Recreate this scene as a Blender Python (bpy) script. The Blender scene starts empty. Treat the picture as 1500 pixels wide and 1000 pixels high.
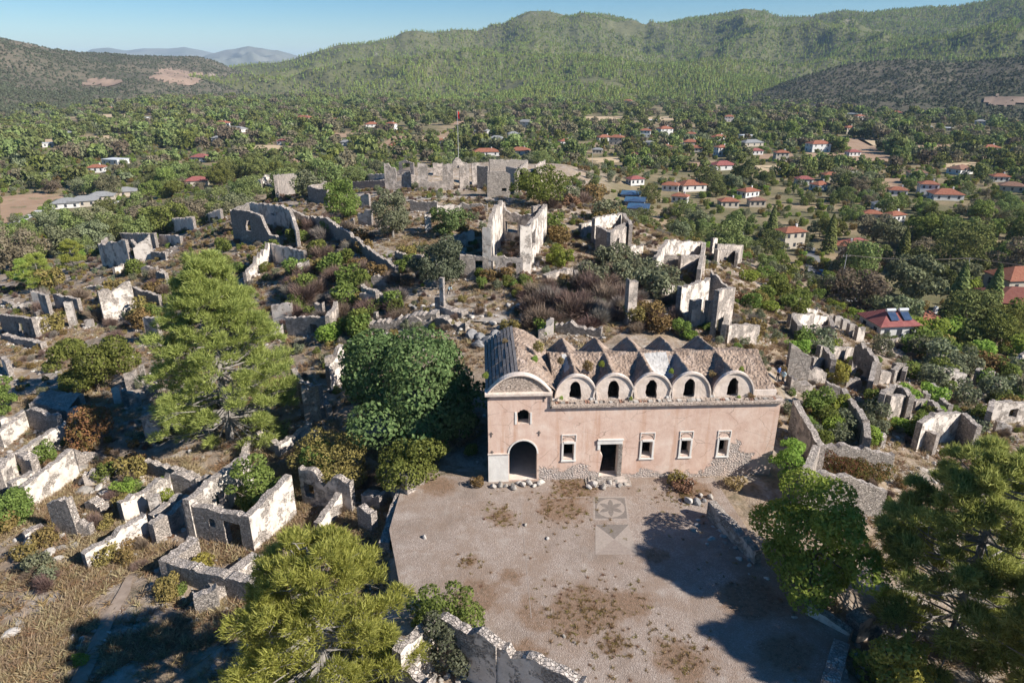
import bpy, bmesh, math, random
import numpy as np
from mathutils import Vector
from mathutils.geometry import tessellate_polygon

SC = bpy.context.scene
COL = SC.collection
# ---------------------------------------------------------------- camera, sky, sun, exposure
CAMZ = 33.0
PITCH = math.radians(21.8)
cam_data = bpy.data.cameras.new('camera')
cam_data.sensor_width = 36.0
cam_data.lens = 24.0
cam_data.clip_start = 0.5
cam_data.clip_end = 60000
cam = bpy.data.objects.new('camera', cam_data)
COL.objects.link(cam)
cam.location = (0, 0, CAMZ)
cam.rotation_euler = (math.pi / 2 - PITCH, 0, 0)
SC.camera = cam

SUN_AZ = (0.92, -0.39)
SUN_EL = math.radians(34.5)
world = bpy.data.worlds.new('World')
SC.world = world
world.use_nodes = True
wn = world.node_tree
sky = wn.nodes.new('ShaderNodeTexSky')
sky.sky_type = 'NISHITA'
sky.sun_disc = False
sky.sun_elevation = SUN_EL
sky.sun_rotation = math.atan2(SUN_AZ[0], SUN_AZ[1])
sky.altitude = 200
sky.air_density = 1.0
sky.dust_density = 0.0
sky.ozone_density = 5.0
bg = wn.nodes['Background']
bg.inputs['Strength'].default_value = 0.06
sat = wn.nodes.new('ShaderNodeHueSaturation')
sat.inputs['Saturation'].default_value = 1.42
wn.links.new(sky.outputs[0], sat.inputs['Color'])
wn.links.new(sat.outputs[0], bg.inputs['Color'])

sun_data = bpy.data.lights.new('sun', 'SUN')
sun_data.energy = 5.0
sun_data.angle = math.radians(0.53)
sun_data.color = (1.0, 0.95, 0.87)
sun = bpy.data.objects.new('sun', sun_data)
COL.objects.link(sun)
_s = Vector((SUN_AZ[0] * math.cos(SUN_EL), SUN_AZ[1] * math.cos(SUN_EL), math.sin(SUN_EL)))
sun.rotation_euler = _s.to_track_quat('Z', 'Y').to_euler()
sun.location = (60, -30, 90)

SC.view_settings.view_transform = 'Standard'
SC.view_settings.look = 'None'
SC.view_settings.exposure = 0.84
SC.view_settings.gamma = 1.0
SC.view_settings.use_curve_mapping = False
SC.render.engine = 'CYCLES'
cy = SC.cycles
cy.use_denoising = True
cy.max_bounces = 5
cy.diffuse_bounces = 2
cy.glossy_bounces = 1
cy.transmission_bounces = 3
cy.transparent_max_bounces = 4
cy.volume_bounces = 0
cy.sample_clamp_indirect = 4.0

rng = np.random.default_rng(7)
random.seed(7)

# ---------------------------------------------------------------- picture <-> place
CP, SP = math.cos(PITCH), math.sin(PITCH)
F = 1000.0
def ray(px, py):
    u = (px - 750) / F; v = (500 - py) / F
    return np.array((u, CP + v * SP, v * CP - SP))

# ground heights: (pixel x, pixel y, height) at points of the ground
GP = [(716,705,0),(900,700,0),(1125,692,0),(600,715,0),(640,800,0),(700,900,0),(780,980,0),(900,1000,0),(1050,860,0),(1200,900,0),(1220,990,0),(1060,730,0),
 (560,800,-2.6),(570,900,-2.8),(530,740,-2.6),(450,800,-3.2),(340,850,-3.4),(200,880,-3.2),(100,950,-3),(150,1000,-3),(50,800,-4),(30,700,-5),(120,650,-4.8),(250,620,-4),(400,640,-3),(480,620,-2),
 (560,640,-1.2),(660,640,0),(690,600,0.5),(300,560,-4),(150,540,-5.5),(30,520,-7),(60,430,-9),(200,470,-6),(430,500,-1.5),(520,480,.6),(650,465,3.2),(760,470,3.6),(560,430,3),(450,420,1),(350,400,-.5),
 (190,385,-6.5),(100,350,-18),(30,400,-16),(400,340,3),(400,290,3.5),(300,330,-3),(480,320,5),(680,285,8),(570,285,8),(800,280,7.5),(620,330,7),(740,405,5.2),(850,420,4.6),(900,480,4.2),(1000,500,3.6),(1060,500,3),(1100,520,1.5),
 (880,370,4.4),(1040,400,.5),(950,400,3.5),(1130,420,-6),(1150,560,-.8),(1180,480,-7),(1200,620,-2),(1170,690,-.8),(1250,540,-8),(1300,620,-5),(1380,580,-11),(1450,560,-13.5),(1480,640,-9.5),(1400,680,-6),(1300,720,-2.5),(1450,900,-3),(1350,900,-2.4),(1300,980,-2.4),(1480,780,-5),
 (1330,495,-19),(1200,430,-19),(1450,450,-22),(930,330,-10),(1000,320,-22),(860,300,-6),(250,300,-20),(450,260,-16),(600,240,-6),(720,235,-6),(830,240,-12)]
_gx = []
for px, py, z in GP:
    d = ray(px, py); t = (z - CAMZ) / d[2]
    _gx.append((d[0] * t, d[1] * t, z))
for x in np.linspace(-420, 420, 8):
    for y in (330, 420, 520): _gx.append((x, y, -24))
for y in (20, 100, 180, 260):
    _gx.append((-420, y, -24)); _gx.append((420, y, -24))
for x, y, z in ((-230, 170, -23), (230, 170, -23), (200, 110, -22), (160, 60, -18), (-150, 60, -12), (-120, 20, -8), (120, 20, -10), (0, 0, -4), (-40, 5, -4), (40, 5, -4), (-220, 60, -20), (60, 230, -24), (160, 230, -24), (-120, 230, -24), (0, 260, -22)):
    _gx.append((x, y, z))
_gx = np.array(_gx)
def _phi(a, b):
    return -np.sqrt(((a[:, None, :] - b[None, :, :]) ** 2).sum(2) + 9.0)
_n = len(_gx)
_A = np.zeros((_n + 1, _n + 1)); _A[:_n, :_n] = _phi(_gx[:, :2], _gx[:, :2]) + 2.5 * np.eye(_n); _A[_n, :_n] = 1; _A[:_n, _n] = 1
_w = np.linalg.solve(_A, np.append(_gx[:, 2], 0))
GX0, GY0, GS = -420.0, -20.0, 2.0
_ax = np.arange(GX0, 421, GS); _ay = np.arange(GY0, 521, GS)
_X, _Y = np.meshgrid(_ax, _ay)
_pts = np.stack([_X.ravel(), _Y.ravel()], 1)
HG = np.concatenate([_phi(c, _gx[:, :2]) @ _w[:_n] + _w[_n] for c in np.array_split(_pts, 40)]).reshape(_X.shape)
HG += 0.22 * np.sin(_X * .31 + 1.3 * np.sin(_Y * .23)) * np.sin(_Y * .37 + np.sin(_X * .19))
_yard = np.array([(-9.5, 27), (-9.8, 50.5), (23, 51.5), (19, 44), (21, 27)])
def _inyard(X, Y):
    a = np.minimum.reduce([X + 9.8, 20.5 - X, Y - 22, 53 - Y]); b = np.minimum.reduce([X + 3.5, 26 - X, Y - 46, 65 - Y])
    return np.clip(np.maximum(a, b) / 2.5, 0, 1)
_k = _inyard(_X, _Y)
HG = HG * (1 - _k) - 0.06 * _k
_e = np.clip((np.maximum(np.abs(_X) - 330, _Y - 430)) / 80, 0, 1)
HG = HG * (1 - _e) + -24 * _e
HG = np.maximum(HG, -24.6)

def ground(x, y):
    x = np.asarray(x, float); y = np.asarray(y, float)
    fx = np.clip((x - GX0) / GS, 0, HG.shape[1] - 1.001); fy = np.clip((y - GY0) / GS, 0, HG.shape[0] - 1.001)
    i = fx.astype(int); j = fy.astype(int); a = fx - i; b = fy - j
    return (HG[j, i] * (1 - a) + HG[j, i + 1] * a) * (1 - b) + (HG[j + 1, i] * (1 - a) + HG[j + 1, i + 1] * a) * b
_T = np.concatenate([np.arange(20, 140, .25), np.arange(140, 420, 1.0), np.geomspace(420, 9000, 300)])
def G(px, py, h=0.0):
    """place on the ground (raised by h) seen at a pixel"""
    d = ray(px, py)
    X = d[0] * _T; Y = d[1] * _T; Z = CAMZ + d[2] * _T
    s = Z - ground(X, Y) - h
    k = np.argmax(s < 0)
    if s[k] >= 0: k = len(_T) - 1
    k = max(k, 1)
    f = s[k - 1] / (s[k - 1] - s[k] + 1e-9)
    t = _T[k - 1] + (_T[k] - _T[k - 1]) * min(max(f, 0), 1)
    p = d * t
    return Vector((p[0], p[1], float(ground(p[0], p[1]))))
def zat(px, py, x, y):
    d = ray(px, py)
    return CAMZ + d[2] * math.hypot(x, y) / math.hypot(d[0], d[1])
def ppm(p):
    """pixels per metre at a place"""
    return F / (p[1] * CP + (CAMZ - p[2]) * SP)

# ---------------------------------------------------------------- materials
MATS = {}
class NT:
    def __init__(s, name):
        m = bpy.data.materials.new(name); m.use_nodes = True
        s.m = m; s.t = m.node_tree; s.t.nodes.clear()
        s.out = s.n('ShaderNodeOutputMaterial')
        MATS[name] = m
    def n(s, typ, **kw):
        nd = s.t.nodes.new(typ)
        for k, v in kw.items():
            if k.startswith('i_'):
                key = k[2:].replace('_', ' ')
                nd.inputs[key].default_value = v
            else: setattr(nd, k, v)
        return nd
    def l(s, a, b): s.t.links.new(a, b)
    def pos(s, obj=False):
        if obj: return s.n('ShaderNodeTexCoord').outputs['Object']
        return s.n('ShaderNodeNewGeometry').outputs['Position']
    def noise(s, vec, scale, detail=4, rough=.6, dist=0):
        nd = s.n('ShaderNodeTexNoise'); nd.inputs['Scale'].default_value = scale; nd.inputs['Detail'].default_value = detail
        nd.inputs['Roughness'].default_value = rough; nd.inputs['Distortion'].default_value = dist
        s.l(vec, nd.inputs['Vector']); return nd.outputs['Fac']
    def voro(s, vec, scale, feature='F1', out='Distance', rnd=1):
        nd = s.n('ShaderNodeTexVoronoi'); nd.feature = feature; nd.inputs['Scale'].default_value = scale; nd.inputs['Randomness'].default_value = rnd
        s.l(vec, nd.inputs['Vector']); return nd.outputs[out]
    def ramp(s, fac, stops):
        nd = s.n('ShaderNodeValToRGB'); cr = nd.color_ramp
        while len(cr.elements) < len(stops): cr.elements.new(.5)
        for e, (p, c) in zip(cr.elements, stops):
            e.position = p; e.color = (c if hasattr(c, '__len__') else (c, c, c)) + (1,) if not hasattr(c, '__len__') or len(c) == 3 else c
        s.l(fac, nd.inputs['Fac']); return nd.outputs['Color']
    def mix(s, fac, a, b, mode='MIX'):
        nd = s.n('ShaderNodeMix', data_type='RGBA', blend_type=mode)
        for sock, v in ((nd.inputs[0], fac), (nd.inputs[6], a), (nd.inputs[7], b)):
            if isinstance(v, (int, float)): sock.default_value = v
            elif isinstance(v, tuple): sock.default_value = v + (1,) if len(v) == 3 else v
            else: s.l(v, sock)
        return nd.outputs[2]
    def math(s, op, a, b=0.0, clamp=False):
        nd = s.n('ShaderNodeMath', operation=op); nd.use_clamp = clamp
        for sock, v in ((nd.inputs[0], a), (nd.inputs[1], b)):
            if isinstance(v, (int, float)): sock.default_value = v
            else: s.l(v, sock)
        return nd.outputs[0]
    def sep(s, vec):
        nd = s.n('ShaderNodeSeparateXYZ'); s.l(vec, nd.inputs[0]); return nd.outputs
    def bump(s, h, dist=.05, strength=.8):
        nd = s.n('ShaderNodeBump'); nd.inputs['Distance'].default_value = dist; nd.inputs['Strength'].default_value = strength
        s.l(h, nd.inputs['Height']); return nd.outputs['Normal']
    def surf(s, col, rough=.9, normal=None, spec=.2):
        b = s.n('ShaderNodeBsdfPrincipled')
        for sock, v in ((b.inputs['Base Color'], col), (b.inputs['Roughness'], rough)):
            if isinstance(v, (int, float)): sock.default_value = v
            elif isinstance(v, tuple): sock.default_value = v + (1,)
            else: s.l(v, sock)
        b.inputs['Specular IOR Level'].default_value = spec
        if normal is not None: s.l(normal, b.inputs['Normal'])
        s.l(b.outputs[0], s.out.inputs['Surface']); return b

def simple(name, c1, c2, scale=3., rough=.9, bump=.02, obj=False, spec=.2):
    t = NT(name); p = t.pos(obj)
    f = t.noise(p, scale, 5, .65)
    col = t.ramp(f, [(.3, c1), (.7, c2)])
    t.surf(col, rough, t.bump(t.noise(p, scale * 4, 3), bump) if bump else None, spec)

def leafmat(name, c1, c2, trans=.35, dry=None, obj_var=.35, patch=None):
    """foliage: each leaf a little different, each plant too"""
    t = NT(name)
    g = t.n('ShaderNodeNewGeometry'); oi = t.n('ShaderNodeObjectInfo')
    col = t.ramp(g.outputs['Random Per Island'], [(0, c1), (1, c2)])
    if dry: col = t.mix(t.ramp(t.noise(t.pos(True), .55, 3), [(.52, 0.0), (.68, 1.0)]), col, dry)
    if patch:
        pv_ = t.n('ShaderNodeVectorMath', operation='SCALE'); pv_.inputs['Scale'].default_value = .011; t.l(oi.outputs['Location'], pv_.inputs[0])
        pn = t.noise(pv_.outputs[0], 1.0, 3, .6)
        col = t.mix(t.ramp(pn, [(.5, 0.0), (.66, .8)]), col, patch)
    hsv = t.n('ShaderNodeHueSaturation')
    t.l(col, hsv.inputs['Color'])
    t.l(t.math('ADD', t.math('MULTIPLY', oi.outputs['Random'], .05), .475), hsv.inputs['Hue'])
    t.l(t.math('ADD', t.math('MULTIPLY', oi.outputs['Random'], obj_var), 1 - obj_var / 2), hsv.inputs['Value'])
    hsv.inputs['Saturation'].default_value = 1.0
    d = t.n('ShaderNodeBsdfDiffuse'); tr = t.n('ShaderNodeBsdfTranslucent'); mx = t.n('ShaderNodeMixShader')
    t.l(hsv.outputs[0], d.inputs[0]); t.l(hsv.outputs[0], tr.inputs[0])
    mx.inputs[0].default_value = trans
    t.l(d.outputs[0], mx.inputs[1]); t.l(tr.outputs[0], mx.inputs[2]); t.l(mx.outputs[0], t.out.inputs['Surface'])

def stone_wall(name, plaster, stone_lo, stone_hi, cover, dark=.55):
    """rubble stone with what is left of its plaster coat"""
    t = NT(name); p = t.pos()
    wv = t.n('ShaderNodeVectorMath', operation='ADD'); nz = t.n('ShaderNodeTexNoise'); nz.inputs['Scale'].default_value = 2.2
    t.l(p, nz.inputs['Vector']); sc_ = t.n('ShaderNodeVectorMath', operation='SCALE'); sc_.inputs['Scale'].default_value = .3
    t.l(nz.outputs['Color'], sc_.inputs[0]); t.l(p, wv.inputs[0]); t.l(sc_.outputs[0], wv.inputs[1])
    mp = t.n('ShaderNodeMapping'); mp.inputs['Scale'].default_value = (1, 1, 1.5); t.l(wv.outputs[0], mp.inputs['Vector']); wp_ = mp.outputs[0]
    vc = t.voro(wp_, 4.6, out='Color'); vd = t.voro(wp_, 4.6, 'DISTANCE_TO_EDGE')
    sc = t.ramp(t.sep(vc)[0], [(0, stone_lo), (1, stone_hi)])
    joint = t.ramp(vd, [(0, 0.0), (.09, 1.0)])
    sc = t.mix(joint, tuple(c * .8 for c in stone_lo), sc)
    sc = t.mix(t.ramp(t.noise(p, 7, 5, .7), [(.4, 0.0), (.75, .6)]), sc, stone_hi)
    big = t.noise(p, .55, 8, .74, .12)
    pm = t.ramp(big, [(cover - .04, 1.0), (cover + .03, 0.0)])
    stain = t.noise(p, 1.3, 5, .7)
    pc = t.mix(t.ramp(stain, [(.42, 0.0), (.75, .75)]), plaster, tuple(c * dark for c in plaster))
    pc = t.mix(t.ramp(t.noise(p, .9, 6, .7, .2), [(.54, 0.0), (.7, .5)]), pc, (.36, .27, .2))
    col = t.mix(pm, sc, pc)
    col = t.mix(t.ramp(t.noise(p, .8, 6, .75), [(.52, 0.0), (.74, .5)]), col, (.17, .155, .14))
    h = t.mix(pm, t.math('MULTIPLY', joint, t.math('ADD', t.math('MULTIPLY', t.noise(p, 6, 3), .6), .5)), t.math('ADD', 1.0, t.math('MULTIPLY', t.noise(p, 9, 4), .25)))
    t.surf(col, .95, t.bump(h, .16, 1.0), .1)

stone_wall('mixed_ruin_stone', (.56, .475, .41), (.25, .215, .19), (.54, .465, .405), .50)
stone_wall('plaster_lit_ruin', (.68, .60, .525), (.28, .24, .21), (.58, .50, .435), .545, .66)  # pale plaster; its lightness also paints in the sun on lit walls
stone_wall('rubble_shade_stone', (.48, .41, .36), (.20, .175, .155), (.46, .40, .35), .42)  # grey rubble; its darker tone also paints in shade on shaded walls
stone_wall('wall_top_stone', (.50, .43, .37), (.26, .225, .20), (.56, .48, .42), .40)
simple('white_lime', (.62, .58, .53), (.78, .74, .68), 1.2)
simple('dark_void', (.02, .02, .02), (.03, .03, .03), 1, bump=0)
simple('bark', (.10, .075, .055), (.22, .17, .13), 4, bump=.05)
simple('grey_bark', (.18, .16, .14), (.33, .30, .27), 4, bump=.05)
simple('rock', (.19, .17, .15), (.40, .36, .32), 1.6, bump=.08)
simple('white_rock', (.30, .27, .24), (.58, .53, .48), 2.5, bump=.05)
simple('dark_rock', (.13, .125, .125), (.30, .285, .275), 1.2, bump=.1)
simple('rusty_rail', (.10, .08, .07), (.2, .17, .15), 5)
simple('painted_white', (.55, .53, .50), (.68, .66, .63), 1.0, .7, 0)
simple('cream_paint', (.42, .36, .29), (.52, .46, .38), 1.0, .8, 0)
simple('grey_roof', (.18, .18, .18), (.28, .275, .27), 1.2, .8, .02)
simple('metal_white', (.50, .51, .53), (.62, .62, .62), .5, .5, 0)
simple('window_glass', (.03, .035, .045), (.06, .065, .075), 1, .15, 0, spec=.6)
simple('timber', (.10, .065, .04), (.17, .115, .08), 6)
simple('pole_grey', (.38, .37, .36), (.48, .47, .46), 2, .7, 0)
simple('solar_blue', (.03, .05, .10), (.06, .09, .15), 1, .2, 0, spec=.6)
simple('asphalt', (.14, .135, .13), (.22, .21, .2), 1.5, .9, .01)
simple('concrete', (.42, .40, .37), (.55, .53, .5), 1.5, .9, .01)
simple('skin', (.45, .29, .21), (.5, .33, .25), 4, .6, 0)
simple('hair_dark', (.02, .015, .012), (.04, .03, .025), 9, .6, 0)
simple('blue_cloth', (.05, .10, .26), (.08, .15, .34), 9, .9, 0)
simple('pale_cloth', (.35, .5, .55), (.5, .62, .66), 9, .9, 0)
simple('dark_cloth', (.03, .03, .04), (.06, .06, .07), 9, .9, 0)
simple('flag_red', (.55, .02, .02), (.62, .04, .03), 1, .8, 0)
simple('rubber', (.02, .02, .02), (.03, .03, .03), 3, .8, 0)
simple('car_blue', (.06, .12, .25), (.07, .14, .28), 1, .3, 0, spec=.6)

def tile_roof(name, c1, c2):
    t = NT(name); p = t.pos(True)
    w = t.n('ShaderNodeTexWave', wave_type='BANDS', bands_direction='X'); w.inputs['Scale'].default_value = 1.3; w.inputs['Distortion'].default_value = .3
    t.l(p, w.inputs['Vector'])
    col = t.mix(t.ramp(t.noise(p, 1.2, 5, .7), [(.35, 0.0), (.7, 1.0)]), c1, c2)
    col = t.mix(.25, col, w.outputs['Color'], 'MULTIPLY')
    t.surf(col, .85, t.bump(w.outputs['Fac'], .06), .15)
tile_roof('red_tiles', (.27, .095, .06), (.38, .17, .105))
tile_roof('pink_tiles', (.27, .085, .08), (.36, .14, .12))
tile_roof('brown_tiles', (.22, .12, .085), (.30, .17, .12))
tile_roof('maroon_tiles', (.20, .07, .055), (.27, .11, .08))

# pink plaster of the church, worn to stone along the foot (object coordinates: u along, w in, z up)
t = NT('pink_plaster'); p = t.pos(True); x, y, z = t.sep(p)
pk = t.ramp(t.noise(p, .55, 8, .72, .5), [(.26, (.48, .31, .24)), (.45, (.62, .44, .35)), (.58, (.68, .51, .415)), (.74, (.74, .62, .53))])
pk = t.mix(t.ramp(t.noise(p, 2.6, 7, .75), [(.5, 0.0), (.72, .5)]), pk, (.53, .35, .28))
st = t.n('ShaderNodeMapping'); st.inputs['Scale'].default_value = (1.1, 1, .09); t.l(p, st.inputs['Vector'])
pk = t.mix(t.ramp(t.noise(st.outputs[0], 1.3, 4, .6), [(.52, 0.0), (.70, .55)]), pk, (.48, .26, .16))
pk = t.mix(t.ramp(t.noise(st.outputs[0], 2.1, 3, .6), [(.56, 0.0), (.74, .5)]), pk, (.72, .60, .52))
wv = t.n('ShaderNodeVectorMath', operation='ADD'); nz = t.n('ShaderNodeTexNoise'); nz.inputs['Scale'].default_value = 2.2
t.l(p, nz.inputs['Vector']); s3 = t.n('ShaderNodeVectorMath', operation='SCALE'); s3.inputs['Scale'].default_value = .28
t.l(nz.outputs['Color'], s3.inputs[0]); t.l(p, wv.inputs[0]); t.l(s3.outputs[0], wv.inputs[1])
m3 = t.n('ShaderNodeMapping'); m3.inputs['Scale'].default_value = (1, 1, 1.6); t.l(wv.outputs[0], m3.inputs['Vector'])
vd = t.voro(m3.outputs[0], 4.4, 'DISTANCE_TO_EDGE'); vc = t.voro(m3.outputs[0], 4.4, out='Color')
stn = t.mix(t.ramp(vd, [(0, 0.0), (.08, 1.0)]), (.30, .26, .23), t.ramp(t.sep(vc)[0], [(0, (.38, .32, .28)), (1, (.54, .46, .41))]))
stn = t.mix(t.ramp(t.noise(p, 1.1, 6, .7), [(.45, 0.0), (.62, .85)]), stn, (.58, .46, .39))
edge = t.math('ADD', t.math('MULTIPLY', t.noise(p, .42, 7, .7, .6), 7.5), t.math('MULTIPLY', z, -1.0))
low = t.ramp(t.math('SUBTRACT', edge, t.math('ADD', 2.55, t.math('MULTIPLY', x, .03))), [(.0, 0.0), (.22, 1.0)])
ed2 = t.math('ADD', t.math('MULTIPLY', t.noise(p, .6, 6, .7, .4), 5.2), t.math('MULTIPLY', t.math('ABSOLUTE', t.math('SUBTRACT', x, 21.3)), -.95))
ed2 = t.math('SUBTRACT', ed2, t.math('MULTIPLY', t.math('ABSOLUTE', t.math('SUBTRACT', z, 1.3)), .75))
low2 = t.ramp(t.math('SUBTRACT', ed2, .8), [(.0, 0.0), (.25, 1.0)])
m = t.math('MAXIMUM', low, low2)
left = t.math('GREATER_THAN', x, 4.3)
m = t.math('MULTIPLY', m, left)
cd = t.voro(m3.outputs[0], .42, 'DISTANCE_TO_EDGE')
ck = t.math('MULTIPLY', t.ramp(cd, [(.0, 1.0), (.012, 0.0)]), t.ramp(t.noise(p, .35, 3), [(.44, 0.0), (.56, .75)]))
pk = t.mix(ck, pk, (.23, .15, .115))
pk = t.mix(t.ramp(t.noise(p, .8, 9, .8, .3), [(.59, 0.0), (.63, .8)]), pk, (.60, .50, .43))
col = t.mix(m, pk, stn)
h = t.mix(m, t.math('ADD', 1.0, t.math('MULTIPLY', t.noise(p, 7, 5, .7), .35)), t.math('MULTIPLY', vd, 3.0))
t.surf(col, .95, t.bump(h, .06, .8), .1)
simple('pale_plaster', (.52, .42, .345), (.74, .63, .545), 1.3, bump=.05)
stone_wall('pediment_stone', (.62, .5, .42), (.42, .33, .27), (.58, .47, .39), .45)
# roof skins of the church
t = NT('old_roof'); p = t.pos(True)
c = t.ramp(t.noise(p, .8, 6, .7, .5), [(.3, (.22, .155, .115)), (.5, (.35, .255, .195)), (.7, (.49, .38, .30))])
c = t.mix(t.ramp(t.noise(p, 5, 4, .7), [(.5, 0.0), (.7, .7)]), c, (.12, .105, .095))
c = t.mix(t.ramp(t.noise(p, .6, 5, .7, 1.), [(.54, 0.0), (.66, .75)]), c, (.50, .39, .32))
t.surf(c, .95, t.bump(t.math('ADD', t.noise(p, 5, 5, .7), t.voro(p, 4)), .16, 1.0), .1)
t = NT('slab_roof'); p = t.pos(True)
c = t.ramp(t.noise(p, 1.4, 5, .7), [(.3, (.34, .32, .30)), (.7, (.56, .53, .50))])
t.surf(c, .95, t.bump(t.noise(p, 6, 4), .04), .1)
t = NT('dark_slab'); p = t.pos(True)
c = t.ramp(t.noise(p, 2.2, 6, .75), [(.3, (.15, .13, .125)), (.72, (.32, .285, .265))])
t.surf(c, .95, t.bump(t.noise(p, 6, 4), .05), .1)

leafmat('pine_needles', (.20, .225, .055), (.52, .53, .17), .48)
leafmat('pine_needles_bright', (.23, .275, .05), (.58, .62, .17), .48)
leafmat('dark_leaf', (.075, .12, .042), (.175, .23, .09), .25)
leafmat('mid_leaf', (.12, .155, .038), (.25, .29, .08), .42)
leafmat('light_leaf', (.19, .26, .045), (.36, .43, .10), .5)
leafmat('olive_leaf', (.13, .14, .075), (.25, .255, .16), .25)
leafmat('dark_olive_leaf', (.075, .085, .047), (.16, .17, .11), .25)
leafmat('yellow_leaf', (.27, .25, .05), (.42, .38, .10), .35)
leafmat('autumn_leaf', (.30, .20, .065), (.34, .18, .09), .3, (.13, .15, .04))
leafmat('dry_twig', (.155, .105, .08), (.27, .195, .155), .15)
leafmat('grey_twig', (.19, .16, .135), (.30, .26, .22), .15)
leafmat('ochre_leaf', (.17, .13, .045), (.29, .21, .085), .25)
leafmat('rust_leaf', (.21, .135, .075), (.32, .21, .115), .25)
leafmat('dry_grass', (.29, .215, .125), (.45, .35, .22), .3)
leafmat('oleander_leaf', (.09, .12, .03), (.24, .10, .06), .3)
leafmat('valley_leaf', (.12, .145, .048), (.235, .26, .10), .25, None, .7, (.20, .22, .07))
leafmat('valley_olive', (.13, .14, .07), (.235, .245, .14), .25, None, .5, (.22, .19, .11))
leafmat('valley_light', (.13, .16, .04), (.25, .27, .08), .3, None, .5)
leafmat('valley_brown', (.17, .14, .09), (.26, .22, .145), .25, None, .4)
leafmat('hill_pine', (.19, .235, .06), (.31, .355, .105), .25, None, .6, (.35, .38, .11))
leafmat('hill_scrub', (.07, .078, .046), (.13, .135, .085), .2, None, .6)

# ground: dry soil, straw, limestone; greener down on the plain
t = NT('hillside_soil'); p = t.pos(); z = t.sep(p)[2]
a = t.noise(p, .09, 8, .65, .5); b = t.noise(p, .5, 7, .7)
c = t.ramp(b, [(.28, (.18, .135, .10)), (.5, (.29, .22, .165)), (.72, (.40, .32, .25))])
c = t.mix(t.ramp(a, [(.48, 0.0), (.64, .6)]), c, (.36, .26, .15))
c = t.mix(t.ramp(t.noise(p, .25, 9, .78, .8), [(.49, 0.0), (.61, .85)]), c, (.44, .385, .335))
c = t.mix(t.ramp(t.noise(p, .3, 7, .75), [(.52, 0.0), (.66, .7)]), c, (.12, .105, .06))
c = t.mix(t.ramp(t.noise(p, 2.4, 6, .75), [(.5, 0.0), (.7, .55)]), c, (.13, .095, .07))
pl = t.ramp(t.noise(p, .02, 6, .65), [(.32, (.10, .105, .05)), (.48, (.17, .145, .08)), (.62, (.32, .235, .15))])
c = t.mix(t.ramp(t.math('MULTIPLY', t.math('ADD', z, 24.6), .05), [(.18, 1.0), (.42, 0.0)]), c, pl)
t.surf(c, .97, t.bump(t.math('ADD', b, t.math('MULTIPLY', t.noise(p, 3.2, 6, .75), .45)), .35, .8), .08)
t = NT('yard_pebbles'); p = t.pos()
c = t.ramp(t.sep(t.voro(p, 17, out='Color'))[0], [(0, (.25, .195, .16)), (.7, (.33, .265, .225)), (1, (.43, .36, .31))])
c = t.mix(t.ramp(t.noise(p, .35, 8, .75), [(.42, 0.0), (.60, .8)]), c, (.25, .18, .135))
c = t.mix(t.ramp(t.noise(p, .5, 6, .7), [(.54, 0.0), (.70, .7)]), c, (.42, .365, .32))
c = t.mix(t.ramp(t.noise(p, .14, 7, .75, .5), [(.5, 0.0), (.64, .55)]), c, (.20, .155, .125))
wob = t.math('MULTIPLY', t.math('SUBTRACT', t.noise(p, .9, 8, .78), .5), 3.4); wob2 = t.math('MULTIPLY', t.math('SUBTRACT', t.noise(p, .25, 4, .6), .5), 4.0)
mask = None
for (px_, py_, rad_) in ((735, 755, 1.5), (640, 712, 1.6), (690, 822, 1.0), (745, 840, 1.0), (820, 745, 2.2), (855, 892, 2.8), (780, 900, 1.6), (700, 880, 2.2), (1000, 965, 2.0), (900, 945, 1.4), (760, 960, 1.6), (960, 815, 1.2), (1010, 720, 2.0), (690, 745, 1.2), (840, 715, 2.4), (920, 880, 1.8), (1100, 880, 2.5), (1150, 950, 2.0)):
    d_ = ray(px_, py_); k_ = -CAMZ / d_[2]
    dn = t.n('ShaderNodeVectorMath', operation='DISTANCE'); t.l(p, dn.inputs[0]); dn.inputs[1].default_value = (d_[0] * k_, d_[1] * k_, 0)
    e_ = t.math('SUBTRACT', rad_, dn.outputs['Value'])
    mask = e_ if mask is None else t.math('MAXIMUM', mask, e_)
mk = t.math('ADD', t.math('ADD', mask, wob), wob2)
c = t.mix(t.ramp(mk, [(.0, 0.0), (.9, .8)]), c, (.22, .135, .085))
c = t.mix(t.math('MULTIPLY', t.ramp(mk, [(.3, 0.0), (.95, 1.0)]), t.ramp(t.noise(p, 3.2, 7, .8), [(.48, 0.0), (.6, .8)])), c, (.12, .085, .055))
c = t.mix(t.math('MULTIPLY', t.ramp(mk, [(.3, 0.0), (.95, 1.0)]), t.ramp(t.voro(p, 5), [(.06, 1.0), (.12, 0.0)])), c, (.55, .50, .45))
c = t.mix(t.ramp(t.noise(p, 4, 6, .75), [(.52, 0.0), (.7, .4)]), c, (.19, .15, .12))
t.surf(c, .95, t.bump(t.math('ADD', t.voro(p, 17), t.noise(p, 3, 6, .75)), .04, .8), .1)
simple('dirt_path', (.22, .165, .125), (.34, .265, .21), 1.2, bump=.02)
simple('pale_path', (.26, .22, .185), (.44, .385, .335), .8, bump=.05)
simple('field_soil', (.27, .17, .11), (.38, .26, .17), .08, bump=0)
simple('straw_field', (.42, .30, .18), (.52, .40, .26), .06, bump=0)
simple('dark_pebble', (.15, .125, .108), (.22, .185, .16), 5, bump=.02)
simple('pale_pebble', (.27, .22, .185), (.36, .30, .255), 5, bump=.02)
simple('grey_pebble', (.24, .19, .16), (.32, .26, .22), 5, bump=.02)

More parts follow.
